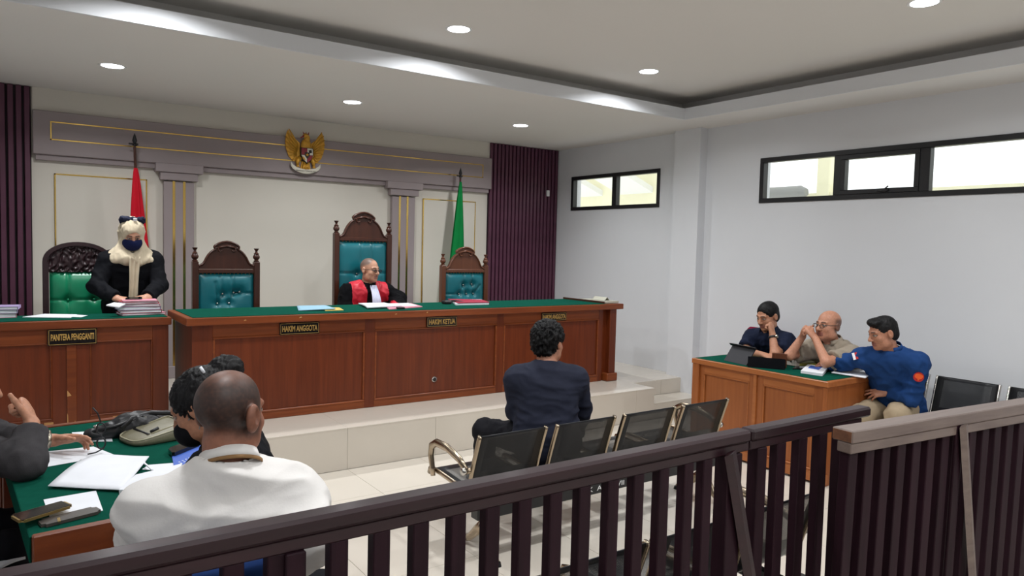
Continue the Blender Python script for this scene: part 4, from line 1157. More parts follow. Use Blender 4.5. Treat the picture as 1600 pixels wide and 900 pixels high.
def shirt(P, m, name='shirt', e=.004, sleeve='long', sr_=(.062, .050, .040), cutv=None, amp=.006, h=.009, sc=(9, 9, 9), folds=(), cuff=.92, hem=None, slots=None, mats=None, extra=None, fine=()):
    f = Field(); torso(f, P, e)
    for sd, q in P['arms'].items():
        a, el, wr = P['sh'][sd], Vector(q['el']), Vector(q['wr'])
        if sleeve == 'long':
            f.cap(a, el, sr_[0], sr_[1], .035); b = el + (wr - el) * q.get('cuff', cuff); n_ = (wr - el).normalized(); f.cap(el, el + (wr - el) * 1.05, sr_[1], sr_[2], .02, cut=(b, n_))
        elif sleeve == 'short':
            b = a + (el - a) * .72; n_ = (el - a).normalized(); f.cap(a, el, sr_[0], sr_[1] + .012, .035, cut=(b, n_))
    if extra: extra(f)
    f.cap(P['neck'] + Vector((0, 0, .035)) + P['tf'] * .012, P['neck'] + Vector((0, 0, .12)) + P['tf'] * .03, .066, .085, .01, sub=True)
    if hem is not None: f.clip((0, 0, hem), (0, 0, -1))
    VF = wrinkle(f.mesh(name, h, fine, 1), amp, sc, folds, hash(label_seed(P)) % 50)
    sl = None
    if slots: sl = slots(VF[0][VF[1]].mean(1), P)
    return to_obj(name, VF, mats or m, P['root'], None, sl)
def label_seed(P): return int(abs(P['head'].x * 1000) + abs(P['head'].y * 777)) % 97


def trousers(P, m, r0=.092, r1=.066, r2=.052, h=.013, amp=.005):
    f = Field(); pe, sr, tf = P['pelvis'], P['sr'], P['tf']
    f.cap(pe - sr * .05, pe + sr * .05, .128 * P['girth'], .128 * P['girth'], .03, tf, .9)
    for sd, q in P['legs'].items():
        k, a = Vector(q[0]), Vector(q[1]); f.cap(P['hip'][sd], k, r0, r1, .035); f.cap(k, a, r1, r2, .025, cut=(a, (a - k).normalized()))
    f.clip(pe + Vector((0, 0, .10)), (0, 0, 1))
    to_obj('trousers', wrinkle(f.mesh('trousers', h, (), 1), amp, (10, 10, 10)), m, P['root'])
    for sd, q in P['legs'].items():
        a = Vector(q[1]); d = Vector(q[2]).normalized(); g = Field()
        g.cap(a - Vector((0, 0, .035)), a + d * .17 - Vector((0, 0, .05)), .044, .036, .02).cap(a + Vector((0, 0, .02)), a - Vector((0, 0, .04)) - d * .03, .045, .042, .02).clip(a - Vector((0, 0, .082)), (0, 0, -1))
        to_obj('shoe', g.mesh('shoe', .011, (), 1), M['leather'], P['root'])


def hair(P, kind='short', m='hair', h=.006, amp=.003, back=-.075, vol=1.0, front=.055):
    c, R, s = np.array(P['head']), P['R'], P['hs']; Q = lambda x, y, z: c + R @ (np.array([x, y, z]) * s); E = lambda r: np.array(r) * s
    f = Field()
    if kind in ('short', 'quiff'):
        f.ell(Q(0, -.019, .037), E((.0795 * vol, .097 * vol, .0865 * vol)), R)
        f.ell(Q(0, -.055, -.02), E((.068, .058, .062)), R, .02)
        if kind == 'quiff':
            f.ell(Q(.0, .045, .094), E((.062, .044, .028)), R, .02); f.ell(Q(-.015, .070, .090), E((.045, .022, .018)), R, .015)
        f.ell(Q(0, .105, -.040), E((.082, .085, .040 + front)), R, .012, True)
        for q in (-1, 1): f.ell(Q(q * .088, .012, -.045), E((.030, .050, .062)), R, .01, True)
        f.clip(Q(0, 0, back), -R[:, 2])
    elif kind == 'top':
        f.ell(Q(0, -.002, .072), E((.070, .092, .054)), R); f.ell(Q(-.012, .05, .092), E((.056, .040, .030)), R, .02)
        f.ell(Q(0, .112, .0), E((.080, .060, .075)), R, .01, True); f.ell(Q(.092, -.02, .03), E((.030, .15, .075)), R, .012, True); f.clip(Q(0, 0, .050), -(R[:, 2] + R[:, 0] * .15))
    elif kind == 'long':
        f.ell(Q(0, -.026, .030), E((.090, .105, .096)), R); f.ell(Q(0, -.075, -.06), E((.085, .070, .11)), R, .04)
        f.ell(Q(.045, -.115, .066), E((.058, .062, .054)), R, .012)
        f.ell(Q(0, .135, -.045), E((.066, .085, .105)), R, .012, True)
    VF = f.mesh('hair', h, (), 1)
    return to_obj('hair', wrinkle(VF, amp, (70, 70, 22)), M[m], P['root'])


def band(name, c, axis, ref, r0, r1, hgt, m, parent, th=.004, gap=0.0, n=26, tilt=0.0, ell_=1.0, smooth=True):
    """strip round an axis; r0 bottom, r1 top radius; open by the gap (radians) towards ref"""
    ax = Vector(axis).normalized(); x = (Vector(ref) - ax * Vector(ref).dot(ax)).normalized(); y = ax.cross(x); c = Vector(c)
    def fn(rr, t, zz):
        a = gap / 2 + (2 * math.pi - gap) * t
        return c + x * (math.cos(a) * rr) + y * (math.sin(a) * rr * ell_) + ax * (zz + tilt * math.cos(a))
    q = MB()
    ro = [[q.b.verts.new(fn(r, i / n, z)) for i in range(n + 1)] for r, z in ((r0, 0), (r1, hgt), (r1 - th, hgt), (r0 - th, 0))]
    for k in range(4):
        A, B = ro[k], ro[(k + 1) % 4]
        for i in range(n): q.b.faces.new((A[i], A[i + 1], B[i + 1], B[i]))
    for i in (0, n): q.b.faces.new([r_[i] for r_ in ro])
    if gap == 0: bmesh.ops.remove_doubles(q.b, verts=q.b.verts[:], dist=1e-5)
    return q.build(name, m, parent, smooth)


def glasses(P, m, lens=None, w=.021, hgt=.014):
    c, R, s = np.array(P['head']), P['R'], P['hs']; Q = lambda x, y, z: Vector(c + R @ (np.array([x, y, z]) * s))
    q = MB()
    for sd in (-1, 1):
        q.tube([Q(sd * .034 + w * math.cos(a), .104, -.001 + hgt * math.sin(a)) for a in np.linspace(0, 2 * math.pi, 14)[:-1]], .0022, 6, closed=True)
        q.tube([Q(sd * .054, .100, .006), Q(sd * .078, .055, .008), Q(sd * .084, -.01, .010), Q(sd * .082, -.035, -.004)], .0022, 6)
    q.tube([Q(-.013, .104, .004), Q(0, .110, .006), Q(.013, .104, .004)], .0022, 6)
    o = q.build('glasses', m, P['root'], True)
    if lens:
        for sd in (-1, 1):
            q = MB(); q.b.faces.new([q.b.verts.new(Q(sd * .034 + w * math.cos(a), .104, -.001 + hgt * math.sin(a))) for a in np.linspace(0, 2 * math.pi, 15)[:-1]]); q.build('lens', lens, o)
    return o


def watch(P, sd, m, face, back=.012):
    q = P['arms'][sd]; el, wr = Vector(q['el']), Vector(q['wr']); d = (wr - el).normalized(); n = -Vector(q['n']); n = (n - d * n.dot(d)).normalized()
    c = wr - d * .035
    w_ = band('watch', c, d, n, .035, .034, .018, m, P['root'], .004, ell_=1.05)
    k = MB(); k.cyl(c + d * .009 + n * .031, c + d * .009 + n * .041, .017, .015, 14); k.build('watch_face', face, w_, 'auto')


def A_(el, wr, d, n, **k): return dict(el=Vector(el), wr=Vector(wr), d=Vector(d), n=Vector(n), **k)
tinted = bpy.data.materials.new('tinted_lens'); tinted.use_nodes = True
_n = tinted.node_tree; _b = _n.nodes['Principled BSDF']; _b.inputs['Base Color'].default_value = (.02, .015, .02, 1); _b.inputs['Alpha'].default_value = .55; _b.inputs['Roughness'].default_value = .1

# ---- judge
hd = atY(578, 422, 6.72); nk = hd + Vector((-.01, .05, -.160)); ps = Vector((2.97, 6.84, .87))
def tint_judge(mix, x, y, z, inh): mix(inh * SM(z - .30 * y, .030, .062) * SM(.062 - y - .0 * z, 0, .03) * .80, '#4d4643')
J = person('seated judge in a red and black robe with white bib and spectacles', hd, (.42, -.90, -.04), nk, (.05, -1), ps,
           {'R': A_(nk + Vector((-.27, -.06, -.30)), (2.84, 6.43, 1.02), (.5, -.7, 0), (0, 0, -1)), 'L': A_(atY(622, 468, 6.70), (3.16, 6.44, 1.02), (-.6, -.6, 0), (0, 0, -1))},
           {'R': ((2.88, 6.42, .82), (2.88, 6.40, .41), (0, -1, 0)), 'L': ((3.07, 6.42, .82), (3.07, 6.40, .41), (0, -1, 0))}, shw=.195, skin='#c08e74', tint=tint_judge)
def judge_slots(C, P):
    u = (C - np.array(P['chest'])) @ np.array(P['sr']) ; v = (C - np.array(P['chest'])) @ np.array(P['tf']); z = C[:, 2] - P['neck'].z
    return np.where((np.abs(u) > .038 + np.maximum(0, z + .05) * .3) & (np.abs(u) < .195 - np.maximum(0, -z - .16) * .35) & (v > -.02), 1, 0)
shirt(J, None, 'robe', .022, 'long', (.080, .082, .075), mats=[M['robe'], M['red']], slots=judge_slots, h=.008, amp=.006)
trousers(J, M['trouser'])
band('collar', nk + Vector((0, -.005, -.012)), (0, .12, 1), (0, -1, 0), .076, .068, .035, M['jabot'], J['root'], gap=.5)
def jab(u, v):
    z = nk.z + .012 - v * .36; x = nk.x + .026 + (u - .5) * (.070 + .050 * v)
    dpth = .098 + .095 * math.sin(min(1, v * 2.0) * math.pi / 2)
    return Vector((x, nk.y - dpth - .004 * math.sin(u * 22), z))
q = MB(); q.grid(jab, 14, 14, (0, .006, 0)); q.build('bib', M['jabot'], J['root'], True)
glasses(J, M['black'], tinted)

# ---- clerk standing at her desk
hd = atY(206, 366, 6.60); nk = hd + Vector((0, .055, -.150)); ps = Vector((hd.x - .01, 6.72, 1.13))
K = person('standing court clerk in cream headscarf, navy mask and black jacket', hd, (.02, -.86, -.46), nk, (-.02, -1), ps,
           {'R': A_(atY(150, 448, 6.56), atY(184, 467, 6.36), (.80, -.25, -.12), (.1, .3, -1), fine=.0045, curl=(.35, .45, .5, .55)), 'L': A_(atY(249, 446, 6.56), atY(229, 465, 6.36), (-.80, -.25, -.10), (-.1, .3, -1), fine=.0045, curl=(.5, .6, .65, .7))},
           {'R': ((hd.x - .10, 6.68, .74), (hd.x - .10, 6.74, .40), (0, -1, 0)), 'L': ((hd.x + .08, 6.68, .74), (hd.x + .08, 6.74, .40), (0, -1, 0))}, shw=.165, skin='#c49075', girth=.96, hs=.97)
shirt(K, M['blackcloth'], 'jacket', .014, 'long', (.066, .062, .050), amp=.005, h=.009, hem=.92, cuff=.93)
trousers(K, M['trouser'])
def hijab():
    c, R = np.array(K['head']), K['R']; Q = lambda x, y, z: c + R @ np.array([x, y, z])
    f = Field(); f.ell(Q(0, -.022, .026), (.092, .110, .106), R).ell(Q(0, -.020, -.055), (.082, .080, .085), R, .03)
    f.cap(Vector(Q(0, -.035, -.05)), nk + Vector((0, 0, .0)), .082, .090, .05)
    for s in (-1, 1):
        f.cap(nk + Vector((s * .02, -.02, .035)), nk + Vector((s * .150, -.030, -.038)), .080, .040, .04)
        f.cap(nk + Vector((s * .02, -.075, -.02)), nk + Vector((s * .135, -.070, -.060)), .050, .030, .03)
    f.cap(nk + Vector((-.05, -.095, -.055)), nk + Vector((.05, -.095, -.070)), .042, .042, .03)
    f.ell(Q(0, .125, -.028), (.070, .092, .098), R, .012, True)
    VF = f.mesh('headscarf', .007, (), 1)
    fl = []
    for s in (-1, 1):
        for j in range(3): fl.append((Q(s * (.085 + .005 * j), .02 - .03 * j, .04 - .02 * j), np.array(nk + Vector((s * (.02 + .03 * j), -.11, -.03 - .012 * j))), .006, .010))
    hj = to_obj('headscarf', wrinkle(VF, .004, (14, 14, 9), fl), M['hijab'], K['root'])
    def tail(u, v):
        z = nk.z - .03 - v * .46; w_ = .085 - .02 * math.sin(v * 3)
        return Vector((nk.x + .010 - .02 * v + (u - .5) * w_, nk.y - .135 - .015 * math.sin(v * 2.2) - .10 * max(0, v - .72) - .006 * math.sin(u * 16 + v * 2), z))
    q = MB(); q.grid(tail, 16, 24, (0, .012, 0)); q.build('scarf_tail', M['hijab'], hj, True)
    g = Field(); g.ell(Q(0, .050, -.052), (.074, .066, .066), R).ell(Q(0, .085, -.030), (.028, .034, .030), R, .03).clip(Q(0, .02, 0), -R[:, 1]).clip(Q(0, .09, -.008), R[:, 2] - .15 * R[:, 1])
    to_obj('face_mask', g.mesh('face_mask', .005, (), 1), M['navy'], K['root'])
    b = Field()
    for s in (-1, 1):
        b.ell(Q(s * .040, -.02, .124), (.036, .024, .022), R, .008); b.ell(Q(s * .074, -.03, .112), (.022, .020, .034), R, .010)
    b.ell(Q(0, -.012, .130), (.018, .022, .020), R, .006)
    to_obj('hair_bow', wrinkle(b.mesh('hair_bow', .006, (), 1), .003, (40, 40, 40)), M['bow'], K['root'])
    q = MB(); q.box((-.014, -.003, -.012), (.014, .003, .012), .002); q.b.transform(Matrix.Translation(Q(-.012, .014, .140)) @ Matrix(R.tolist()).to_4x4()); q.build('bow_label', M['paper'], K['root'])
hijab()

# ---- witness on the bench row, from behind
hd = atD(857, 535, 4.52); tf = Vector((.54, .84, 0)).normalized(); nk = hd - tf * .05 + Vector((-.01, 0, -.150)); ps = Vector((2.70, 3.47, .53))
ps = nk - tf * .07 + Vector((0, 0, .53 - nk.z))
W_ = person('witness seen from behind in dark navy shirt on the black beam chairs', hd, (.93, .37, -.08), nk, tf, ps,
            {'L': A_(atD(806, 640, 4.50), atD(822, 690, 4.75), (.7, .6, -.2), (.3, 0, -1)), 'R': A_(atD(909, 640, 4.62), atD(900, 680, 4.90), (-.2, .9, -.2), (-.3, 0, -1))},
            {'L': (Vector((2.57, 3.92, .50)), (2.60, 3.96, .09), (.2, 1, 0)), 'R': (Vector((2.98, 3.86, .50)), (3.0, 3.90, .09), (.3, 1, 0))}, shw=.182, skin='#a8735a', girth=1.10, drop=.075, hs=1.06)
b0 = nk - tf * .10
fo = [(b0 + Vector((.0, 0, -.06)), b0 + Vector((-.06, .03, -.20)), -.007, .010), (b0 + Vector((.03, -.02, -.06)), b0 + Vector((.12, -.09, -.22)), -.007, .010), (b0 + Vector((.015, -.01, -.05)), b0 + Vector((.03, -.02, -.15)), .007, .012),
      (b0 + Vector((-.16, .08, -.32)), b0 + Vector((.02, -.04, -.24)), .006, .012), (b0 + Vector((-.18, .10, -.40)), b0 + Vector((.17, -.12, -.37)), .006, .011), (b0 + Vector((-.12, .06, -.36)), b0 + Vector((.16, -.12, -.30)), -.006, .012), (b0 + Vector((-.17, .1, -.46)), b0 + Vector((.17, -.12, -.45)), -.006, .012)]
shirt(W_, M['shirt_navy'], 'shirt', .012, 'long', (.072, .062, .050), amp=.005, h=.008, sc=(5, 5, 11), folds=[(a_, b_, c_ * 1.4, d_) for a_, b_, c_, d_ in fo])
trousers(W_, M['trouser'], .10, .075, .06); hair(W_, 'short', vol=1.09, amp=.010, back=-.085, front=.06)
band('collar', nk + Vector((0, 0, -.005)), Vector((tf.x * .3, tf.y * .3, 1)), tf, .080, .070, .040, M['shirt_navy'], W_['root'], gap=.6)

# ---- man in white shirt, nearest
hd = atD(360, 646, 1.95); tf = Vector((.16, .985, 0)).normalized(); nk = hd + Vector((-.018, -.035, -.142)); ps = Vector((nk.x - .02, nk.y - .03, .53))
def tint_white(mix, x, y, z, inh):
    w_ = SM(z + .25 * y, -.085, -.03) * SM(.060 - y + .1 * z, 0, .03) * SM(.083 - np.abs(x), .0, .006) * np.array([.97 + .12 * noise.noise(Vector((a_ * 120, b_ * 120, c_ * 120))) for a_, b_, c_ in zip(x, y, z)]).clip(0, 1)
    mix(inh * w_ * (.94 - .36 * SM(z, .075, .118)), '#1c110e'); mix(inh * (np.abs(x) > .074) * (np.abs(z) < .05) * .45, '#5e3827')
N_ = person('man in white shirt seen from behind, nearest to the railing', hd, (.80, .60, -.06), nk, tf, ps,
            {'L': A_(atD(222, 850, 2.06), (.34, 2.40, .66), (.3, .9, 0), (.2, 0, -1)), 'R': A_(atD(490, 850, 1.86), (.62, 2.25, .66), (-.5, .8, 0), (-.2, 0, -1))},
            {'L': ((.30, 2.42, .50), (.30, 2.42, .09), (0, 1, 0)), 'R': ((.50, 2.42, .50), (.50, 2.44, .09), (0, 1, 0))}, shw=.182, skin='#935f49', hs=.99, hh=.0032, h=.010, girth=1.06, tint=tint_white, drop=.092, ear=1.22)
b0 = nk - tf * .10
fo = [(b0 + Vector((-.16, 0, -.10)), b0 + Vector((.17, 0, -.13)), .004, .010), (b0 + Vector((-.20, .02, -.30)), b0 + Vector((-.02, 0, -.17)), .007, .014), (b0 + Vector((-.21, .04, -.24)), b0 + Vector((-.12, 0, -.13)), -.006, .012), (b0 + Vector((.20, .02, -.28)), b0 + Vector((.08, 0, -.16)), .005, .012), (b0 + Vector((-.15, .02, -.34)), b0 + Vector((.12, 0, -.24)), .005, .012)]
shirt(N_, M['shirt_white'], 'shirt', .010, 'long', (.072, .062, .052), amp=.007, h=.0075, sc=(4.5, 4.5, 9), folds=[(a_, b_, c_ * 1.5, d_) for a_, b_, c_, d_ in fo])
trousers(N_, M['jeans'])
cax = Vector((.10, .62, 1)); cc = nk + Vector((.008, .006, .010))
band('collar', cc, cax, tf, .082, .073, .034, M['shirt_white'], N_['root'], gap=.5, th=.005, n=40)
band('lanyard', cc - cax * .006, cax, tf, .0865, .0855, .010, M['lanyard'], N_['root'], gap=.8, th=.002, n=40)

# ---- woman at the counsel table, mostly hidden behind him
hd = atD(313, 634, 2.46); nk = hd + Vector((.085, -.03, -.135)); tf = Vector((-.8, .6, 0)).normalized(); ps = Vector((.74, 2.50, .54))
C_ = person('dark-haired person in black mask and dark jacket leaning at the counsel table', hd, (-.72, .50, -.50), nk, tf, ps,
            {'L': A_((.50, 2.46, .82), (.48, 2.64, .62), (-.3, .9, 0), (0, 0, -1)), 'R': A_((.80, 2.74, .80), (.62, 2.76, .62), (-.9, .3, 0), (0, 0, -1))},
            {'L': ((.52, 2.56, .48), (.50, 2.60, .09), (-1, .3, 0)), 'R': ((.46, 2.88, .48), (.44, 2.90, .09), (-1, .3, 0))}, shw=.165, skin='#a87458', girth=.92, hs=.98)
shirt(C_, M['blackcloth'], 'jacket', .010, 'long', (.062, .056, .046), h=.011); trousers(C_, M['trouser']); hair(C_, 'long', amp=.004)
def face_mask(P, m):
    c, R, s = np.array(P['head']), P['R'], P['hs']; Q = lambda x, y, z: c + R @ (np.array([x, y, z]) * s)
    g = Field(); g.ell(Q(0, .062, -.060), np.array((.066, .062, .060)) * s, R).clip(Q(0, .012, 0), -R[:, 1]).ell(Q(0, .10, .012), np.array((.10, .10, .032)) * s, R, .01, True)
    o = to_obj('face_mask', g.mesh('face_mask', .005, (), 1), m, P['root'])
    for sd in (-1, 1):
        q = MB(); q.tube([Q(sd * .058, .04, -.03), Q(sd * .078, .0, -.012), Q(sd * .084, -.03, -.005)], .0025, 5); q.tube([Q(sd * .056, .035, -.09), Q(sd * .074, .0, -.06), Q(sd * .082, -.025, -.035)], .0018, 5); q.build('ear_loop', M['ashgrey'], o, True)
face_mask(C_, M['blackcloth'])
q = MB(); cl = np.array(atD(316, 578, 2.40)); q.tube([Vector(cl) - Vector((.006, 0, -.010)), Vector(cl) + Vector((.006, .0, -.010))], .005, 6); q.build('hair_clip', M['paper'], C_['root'], True)

# ---- lawyer in grey suit at the left edge
hd = atD(-46, 600, 2.98); nk = hd + Vector((-.065, .03, -.15)); tf = Vector((.96, -.12, 0)).normalized(); ps = Vector((-.34, 3.52, .54))
L_ = person('man in grey suit at the left edge, one hand to chin, spectacles in the other', hd, (.93, -.25, -.22), nk, tf, ps,
            {'R': A_(atZ(40, 722, .845), atD(50, 662, 2.86), atD(30, 612, 2.90) - atD(50, 662, 2.86), (-.85, .35, -.1), fine=.004, curl=(1.5, 1.55, 1.55, 1.55), thumb=.1, s=1.08),
             'L': A_(atZ(10, 690, .86), atZ(84, 688, .835), atZ(150, 680, .85) - atZ(84, 688, .835), (.0, -.5, -.85), fine=.004, curl=(.18, .3, .45, .5), thumb=.5)},
            {'R': ((.02, 3.30, .50), (.04, 3.30, .09), (1, 0, 0)), 'L': ((.04, 3.56, .50), (.06, 3.58, .09), (1, 0, 0))}, shw=.185, skin='#b98367', h=.010)
shirt(L_, M['suit'], 'jacket', .016, 'long', (.076, .066, .052), h=.008, amp=.005, cuff=.80); trousers(L_, M['trouser']); hair(L_, 'short')
watch(L_, 'L', M['steelwatch'], M['steelwatch'])
q = MB()
for k in range(4):
    e_, w2 = L_['arms']['R']['el'], L_['arms']['R']['wr']; d = (w2 - e_).normalized(); c = e_ + (w2 - e_) * (.80 - .025 - k * .085); n_ = Vector((.82, .30, 0)); n_ = (n_ - d * n_.dot(d)).normalized()
    q.cyl(c + n_ * .050, c + n_ * .0575, .0065, n=10)
q.build('cuff_button', M['black'], L_['root'], 'auto')

# ---- three men at the desk under the windows
hd = atX(1199, 494, 5.42); nk = hd + Vector((.065, .015, -.150)); tf = Vector((-1, .05, 0)).normalized(); ps = Vector((5.86, nk.y + .02, .55))
el = atX(1211, 553, 5.26); wr = atX(1207, 523, 5.31)
def tint_m1(mix, x, y, z, inh): mix(inh * (y > .05) * SM(.028 - np.abs(x), 0, .008) * SM(.006 - np.abs(z + .048), 0, .004) * .5, '#2a1b17')
A1 = person('man in dark blue polo resting his cheek on his fist, farthest at the desk', hd, (-.95, .10, -.30), nk, tf, ps,
            {'L': A_(el, wr, atX(1203, 500, 5.32) - wr, (-.1, .9, 0), fine=.004, curl=(1.25, 1.3, 1.35, 1.35), thumb=.9), 'R': A_(atX(1164, 549, 5.36), atX(1196, 556, 5.20), (-.4, -.85, -.05), (0, 0, -1), fine=.0045)},
            {'L': ((5.45, nk.y - .10, .52), (5.42, nk.y - .10, .09), (-1, 0, 0)), 'R': ((5.45, nk.y + .10, .52), (5.42, nk.y + .12, .09), (-1, 0, 0))}, shw=.185, skin='#b98468', tint=tint_m1, hh=.004)
shirt(A1, M['shirt_dark'], 'shirt', .008, 'short', (.068, .060, .05)); trousers(A1, M['trouser']); hair(A1, 'short', front=.068, amp=.001, vol=1.03, h=.0042)
band('collar', nk + Vector((-.012, 0, .026)), (-.35, 0, 1), tf, .086, .070, .036, M['shirt_dark'], A1['root'], gap=1.0)
watch(A1, 'L', M['strap'], M['steelwatch'])

hd = atX(1294, 509, 5.40); nk = hd + Vector((.06, -.01, -.155)); tf = Vector((-1, .10, 0)).normalized(); ps = Vector((5.86, nk.y, .55))
cl = atX(1264, 521, 5.26)
def tint_m2(mix, x, y, z, inh): mix(inh * SM(.072 - z, 0, .03) * SM(z, -.07, -.02) * SM(.03 - y, 0, .04) * .75, '#332724')
A2_ = person('bald man in glasses and beige shirt, hands clasped at his chin', hd, (-.97, .16, .04), nk, tf, ps,
             {'R': A_(atX(1233, 556, 5.20), atX(1254, 526, 5.26), (-.30, -.35, .75), (.05, -1, -.15), fine=.004, curl=(.9, 1.0, 1.05, 1.1)), 'L': A_(atX(1291, 566, 5.17), atX(1274, 529, 5.25), (-.2, .55, .7), (.0, .9, -.3), fine=.004, curl=(.8, .9, .95, 1.0))},
             {'L': ((5.45, nk.y - .10, .52), (5.42, nk.y - .10, .09), (-1, 0, 0)), 'R': ((5.45, nk.y + .10, .52), (5.42, nk.y + .12, .09), (-1, 0, 0))}, shw=.185, skin='#bd856a', jaw=1.12, girth=1.1, tint=tint_m2, hh=.004, hs=1.03)
shirt(A2_, M['shirt_beige'], 'shirt', .010, 'short', (.072, .064, .05)); trousers(A2_, M['trouser']); glasses(A2_, M['black'])
band('collar', nk + Vector((-.012, 0, .026)), (-.35, 0, 1), tf, .090, .074, .038, M['shirt_beige'], A2_['root'], gap=1.1)

hd = atX(1379, 520, 5.30); nk = hd + Vector((.075, -.035, -.145)); tf = Vector((-.96, -.22, 0)).normalized(); ps = Vector((5.66, 2.84, .54))
lw = atY(1388, 612, 2.80); lh = atY(1352, 616, 2.925) - lw
A3 = person('man in blue shirt with flag and orange arm patches leaning on the desk end', hd, (-.84, .50, -.28), nk, tf, ps,
            {'R': A_(atX(1314, 568, 5.28), atX(1297, 569, 5.36), (.2, .95, -.1), (0, 0, -1)), 'L': A_(atX(1424, 622, 5.42), lw, lh, (-.15, .62, -.4), fine=.004, curl=(.15, .2, .3, .35), spread=.16, thumb=.4)},
            {'L': (atX(1402, 648, 5.36), (5.30, 2.66, .09), (-1, .1, 0)), 'R': ((5.26, 2.90, .50), (5.40, 2.88, .09), (-1, .1, 0))}, shw=.185, skin='#b07a60', girth=1.05, hh=.004)
shirt(A3, M['shirt_blue'], 'shirt', .010, 'long', (.070, .060, .048), amp=.007, cuff=.9); trousers(A3, M['khaki'], .098, .082, .06); hair(A3, 'quiff', front=.062, amp=.0015, h=.0045)
band('collar', nk + Vector((-.012, 0, .028)), (-.35, -.1, 1), tf, .088, .070, .038, M['shirt_blue'], A3['root'], gap=1.0)
watch(A3, 'L', M['strap'], M['steelwatch'])
def on_sleeve(P, sd, t, out, name, polys, parent=None):
    """small cloth badge lying on a sleeve"""
    a, b = P['sh'][sd], Vector(P['arms'][sd]['el']); d = (b - a).normalized(); c = a + (b - a) * t; n = Vector(out); n = (n - d * n.dot(d)).normalized(); x = d.cross(n)
    par = P['root']
    for k, (pts, mm, nm) in enumerate(polys):
        q = MB(); r_ = .086
        def W2(p, off): u = p[0] / r_; return c + n * (math.cos(u) * (r_ + off)) + x * (math.sin(u) * (r_ + off)) - d * p[1]
        lo = [q.b.verts.new(W2(p, -.012 )) for p in pts]; hi = [q.b.verts.new(W2(p, .004 + .0015 * k)) for p in pts]
        q.b.faces.new(hi); q.b.faces.new(lo[::-1])
        for i in range(len(pts)): q.b.faces.new((lo[i], lo[(i + 1) % len(pts)], hi[(i + 1) % len(pts)], hi[i]))
        o = q.build(nm, mm, par)
        if k == 0: par = o
ci = lambda r, sx=1, sy=1, n=18, oy=0: [(r * sx * math.cos(2 * math.pi * i / n), oy + r * sy * math.sin(2 * math.pi * i / n)) for i in range(n)]
on_sleeve(A3, 'L', .30, (-.80, -.58, .1), 'badge', [(ci(.034), M['patchred'], 'arm_badge'), (ci(.026, 1, .8, oy=.006), M['patch'], 'badge_mark'), ([(-.012, -.004), (0, -.028), (.012, -.004)], M['patch'], 'badge_mark')])
on_sleeve(A3, 'R', .24, (-.80, -.45, .45), 'flag', [([(-.026, .018), (.026, .018), (.026, -.018), (-.026, -.018)], M['patchred'], 'flag_badge'), ([(-.026, .0), (.026, .0), (.026, -.018), (-.026, -.018)], M['paper'], 'flag_stripe')])

# ================================================================ padded stacking chairs
def pad_chair(x, y, rz, m, label, back_top=.88, w=.43, back=True):
    """faces local +Y"""
    o = root('padded_chair', (x, y, 0), rz, label, 'chair', 'padded chairs with black frames')
    keep = LOCAL[o]; LOCAL[o] = Matrix.Identity(4)
    f = Field(); f.cap((-w / 2 + .06, -.14, .445), (w / 2 - .06, -.14, .445), .05, .05, .03, (0, 0, 1), .6); f.cap((-w / 2 + .06, .15, .45), (w / 2 - .06, .15, .45), .05, .05, .03, (0, 0, 1), .6)
    f.cap((-w / 2 + .10, -.1, .448), (-w / 2 + .10, .14, .45), .10, .10, .04, (0, 0, 1), .32).cap((w / 2 - .10, -.1, .448), (w / 2 - .10, .14, .45), .10, .10, .04, (0, 0, 1), .32).cap((0, -.1, .448), (0, .14, .45), .12, .12, .04, (0, 0, 1), .28)
    to_obj('seat', f.mesh('seat', .012), m, o)
    f = Field()
    for k in range(5 if back else 0):
        z0 = .60 + k * (back_top - .66) / 4; yy = -.205 - .02 * k / 4
        f.cap((-w / 2 + .055, yy + .01, z0), (0, yy - .012, z0), .055, .055, .03, (0, 1, 0), .45); f.cap((0, yy - .012, z0), (w / 2 - .055, yy + .01, z0), .055, .055, .03, (0, 1, 0), .45)
    if back: to_obj('backrest', f.mesh('backrest', .012), m, o)
    for s in (-1, 1):
        q = MB(); q.tube([(s * (w / 2 - .01), .20, 0), (s * (w / 2 - .02), .19, .40), (s * (w / 2 - .02), .10, .425), (s * (w / 2 - .02), -.14, .42)], .0115, 8); q.build('leg', M['black'], o, True)
        q = MB(); q.tube([(s * (w / 2 - .01), -.25, 0), (s * (w / 2 - .02), -.19, .42), *([(s * (w / 2 - .015), -.215, .62), (s * (w / 2 - .015), -.235, back_top - .03)] if back else [(s * (w / 2 - .03), -.12, .43)])], .0115, 8); q.build('leg', M['black'], o, True)
    q = MB(); q.tube([(-w / 2 + .02, -.05, .41), (w / 2 - .02, -.05, .41)], .010, 8); q.build('crossbar', M['black'], o, True)
    LOCAL[o] = keep
    return o
pad_chair(.36, 1.955, -.12, M['bluefabric'], 'blue padded chair under the man in the white shirt', .955)
pad_chair(.76, 2.50, .95, M['blackcloth'], 'black padded stool under the masked person at the counsel table', .80, back=False)
pad_chair(-.34, 3.50, -math.pi / 2 - .1, M['magenta'], 'maroon padded chair under the man in the grey suit', .86)
pad_chair(5.80, 4.30, math.pi / 2, M['magenta'], 'maroon padded chair behind the man with his cheek on his fist', .98)
pad_chair(5.80, 3.50, math.pi / 2, M['magenta'], 'maroon padded chair under the bald man in beige', .80)
pad_chair(-.16, 2.98, -math.pi / 2, M['blackcloth'], 'empty black padded chair left of the counsel table with papers on it', .80)

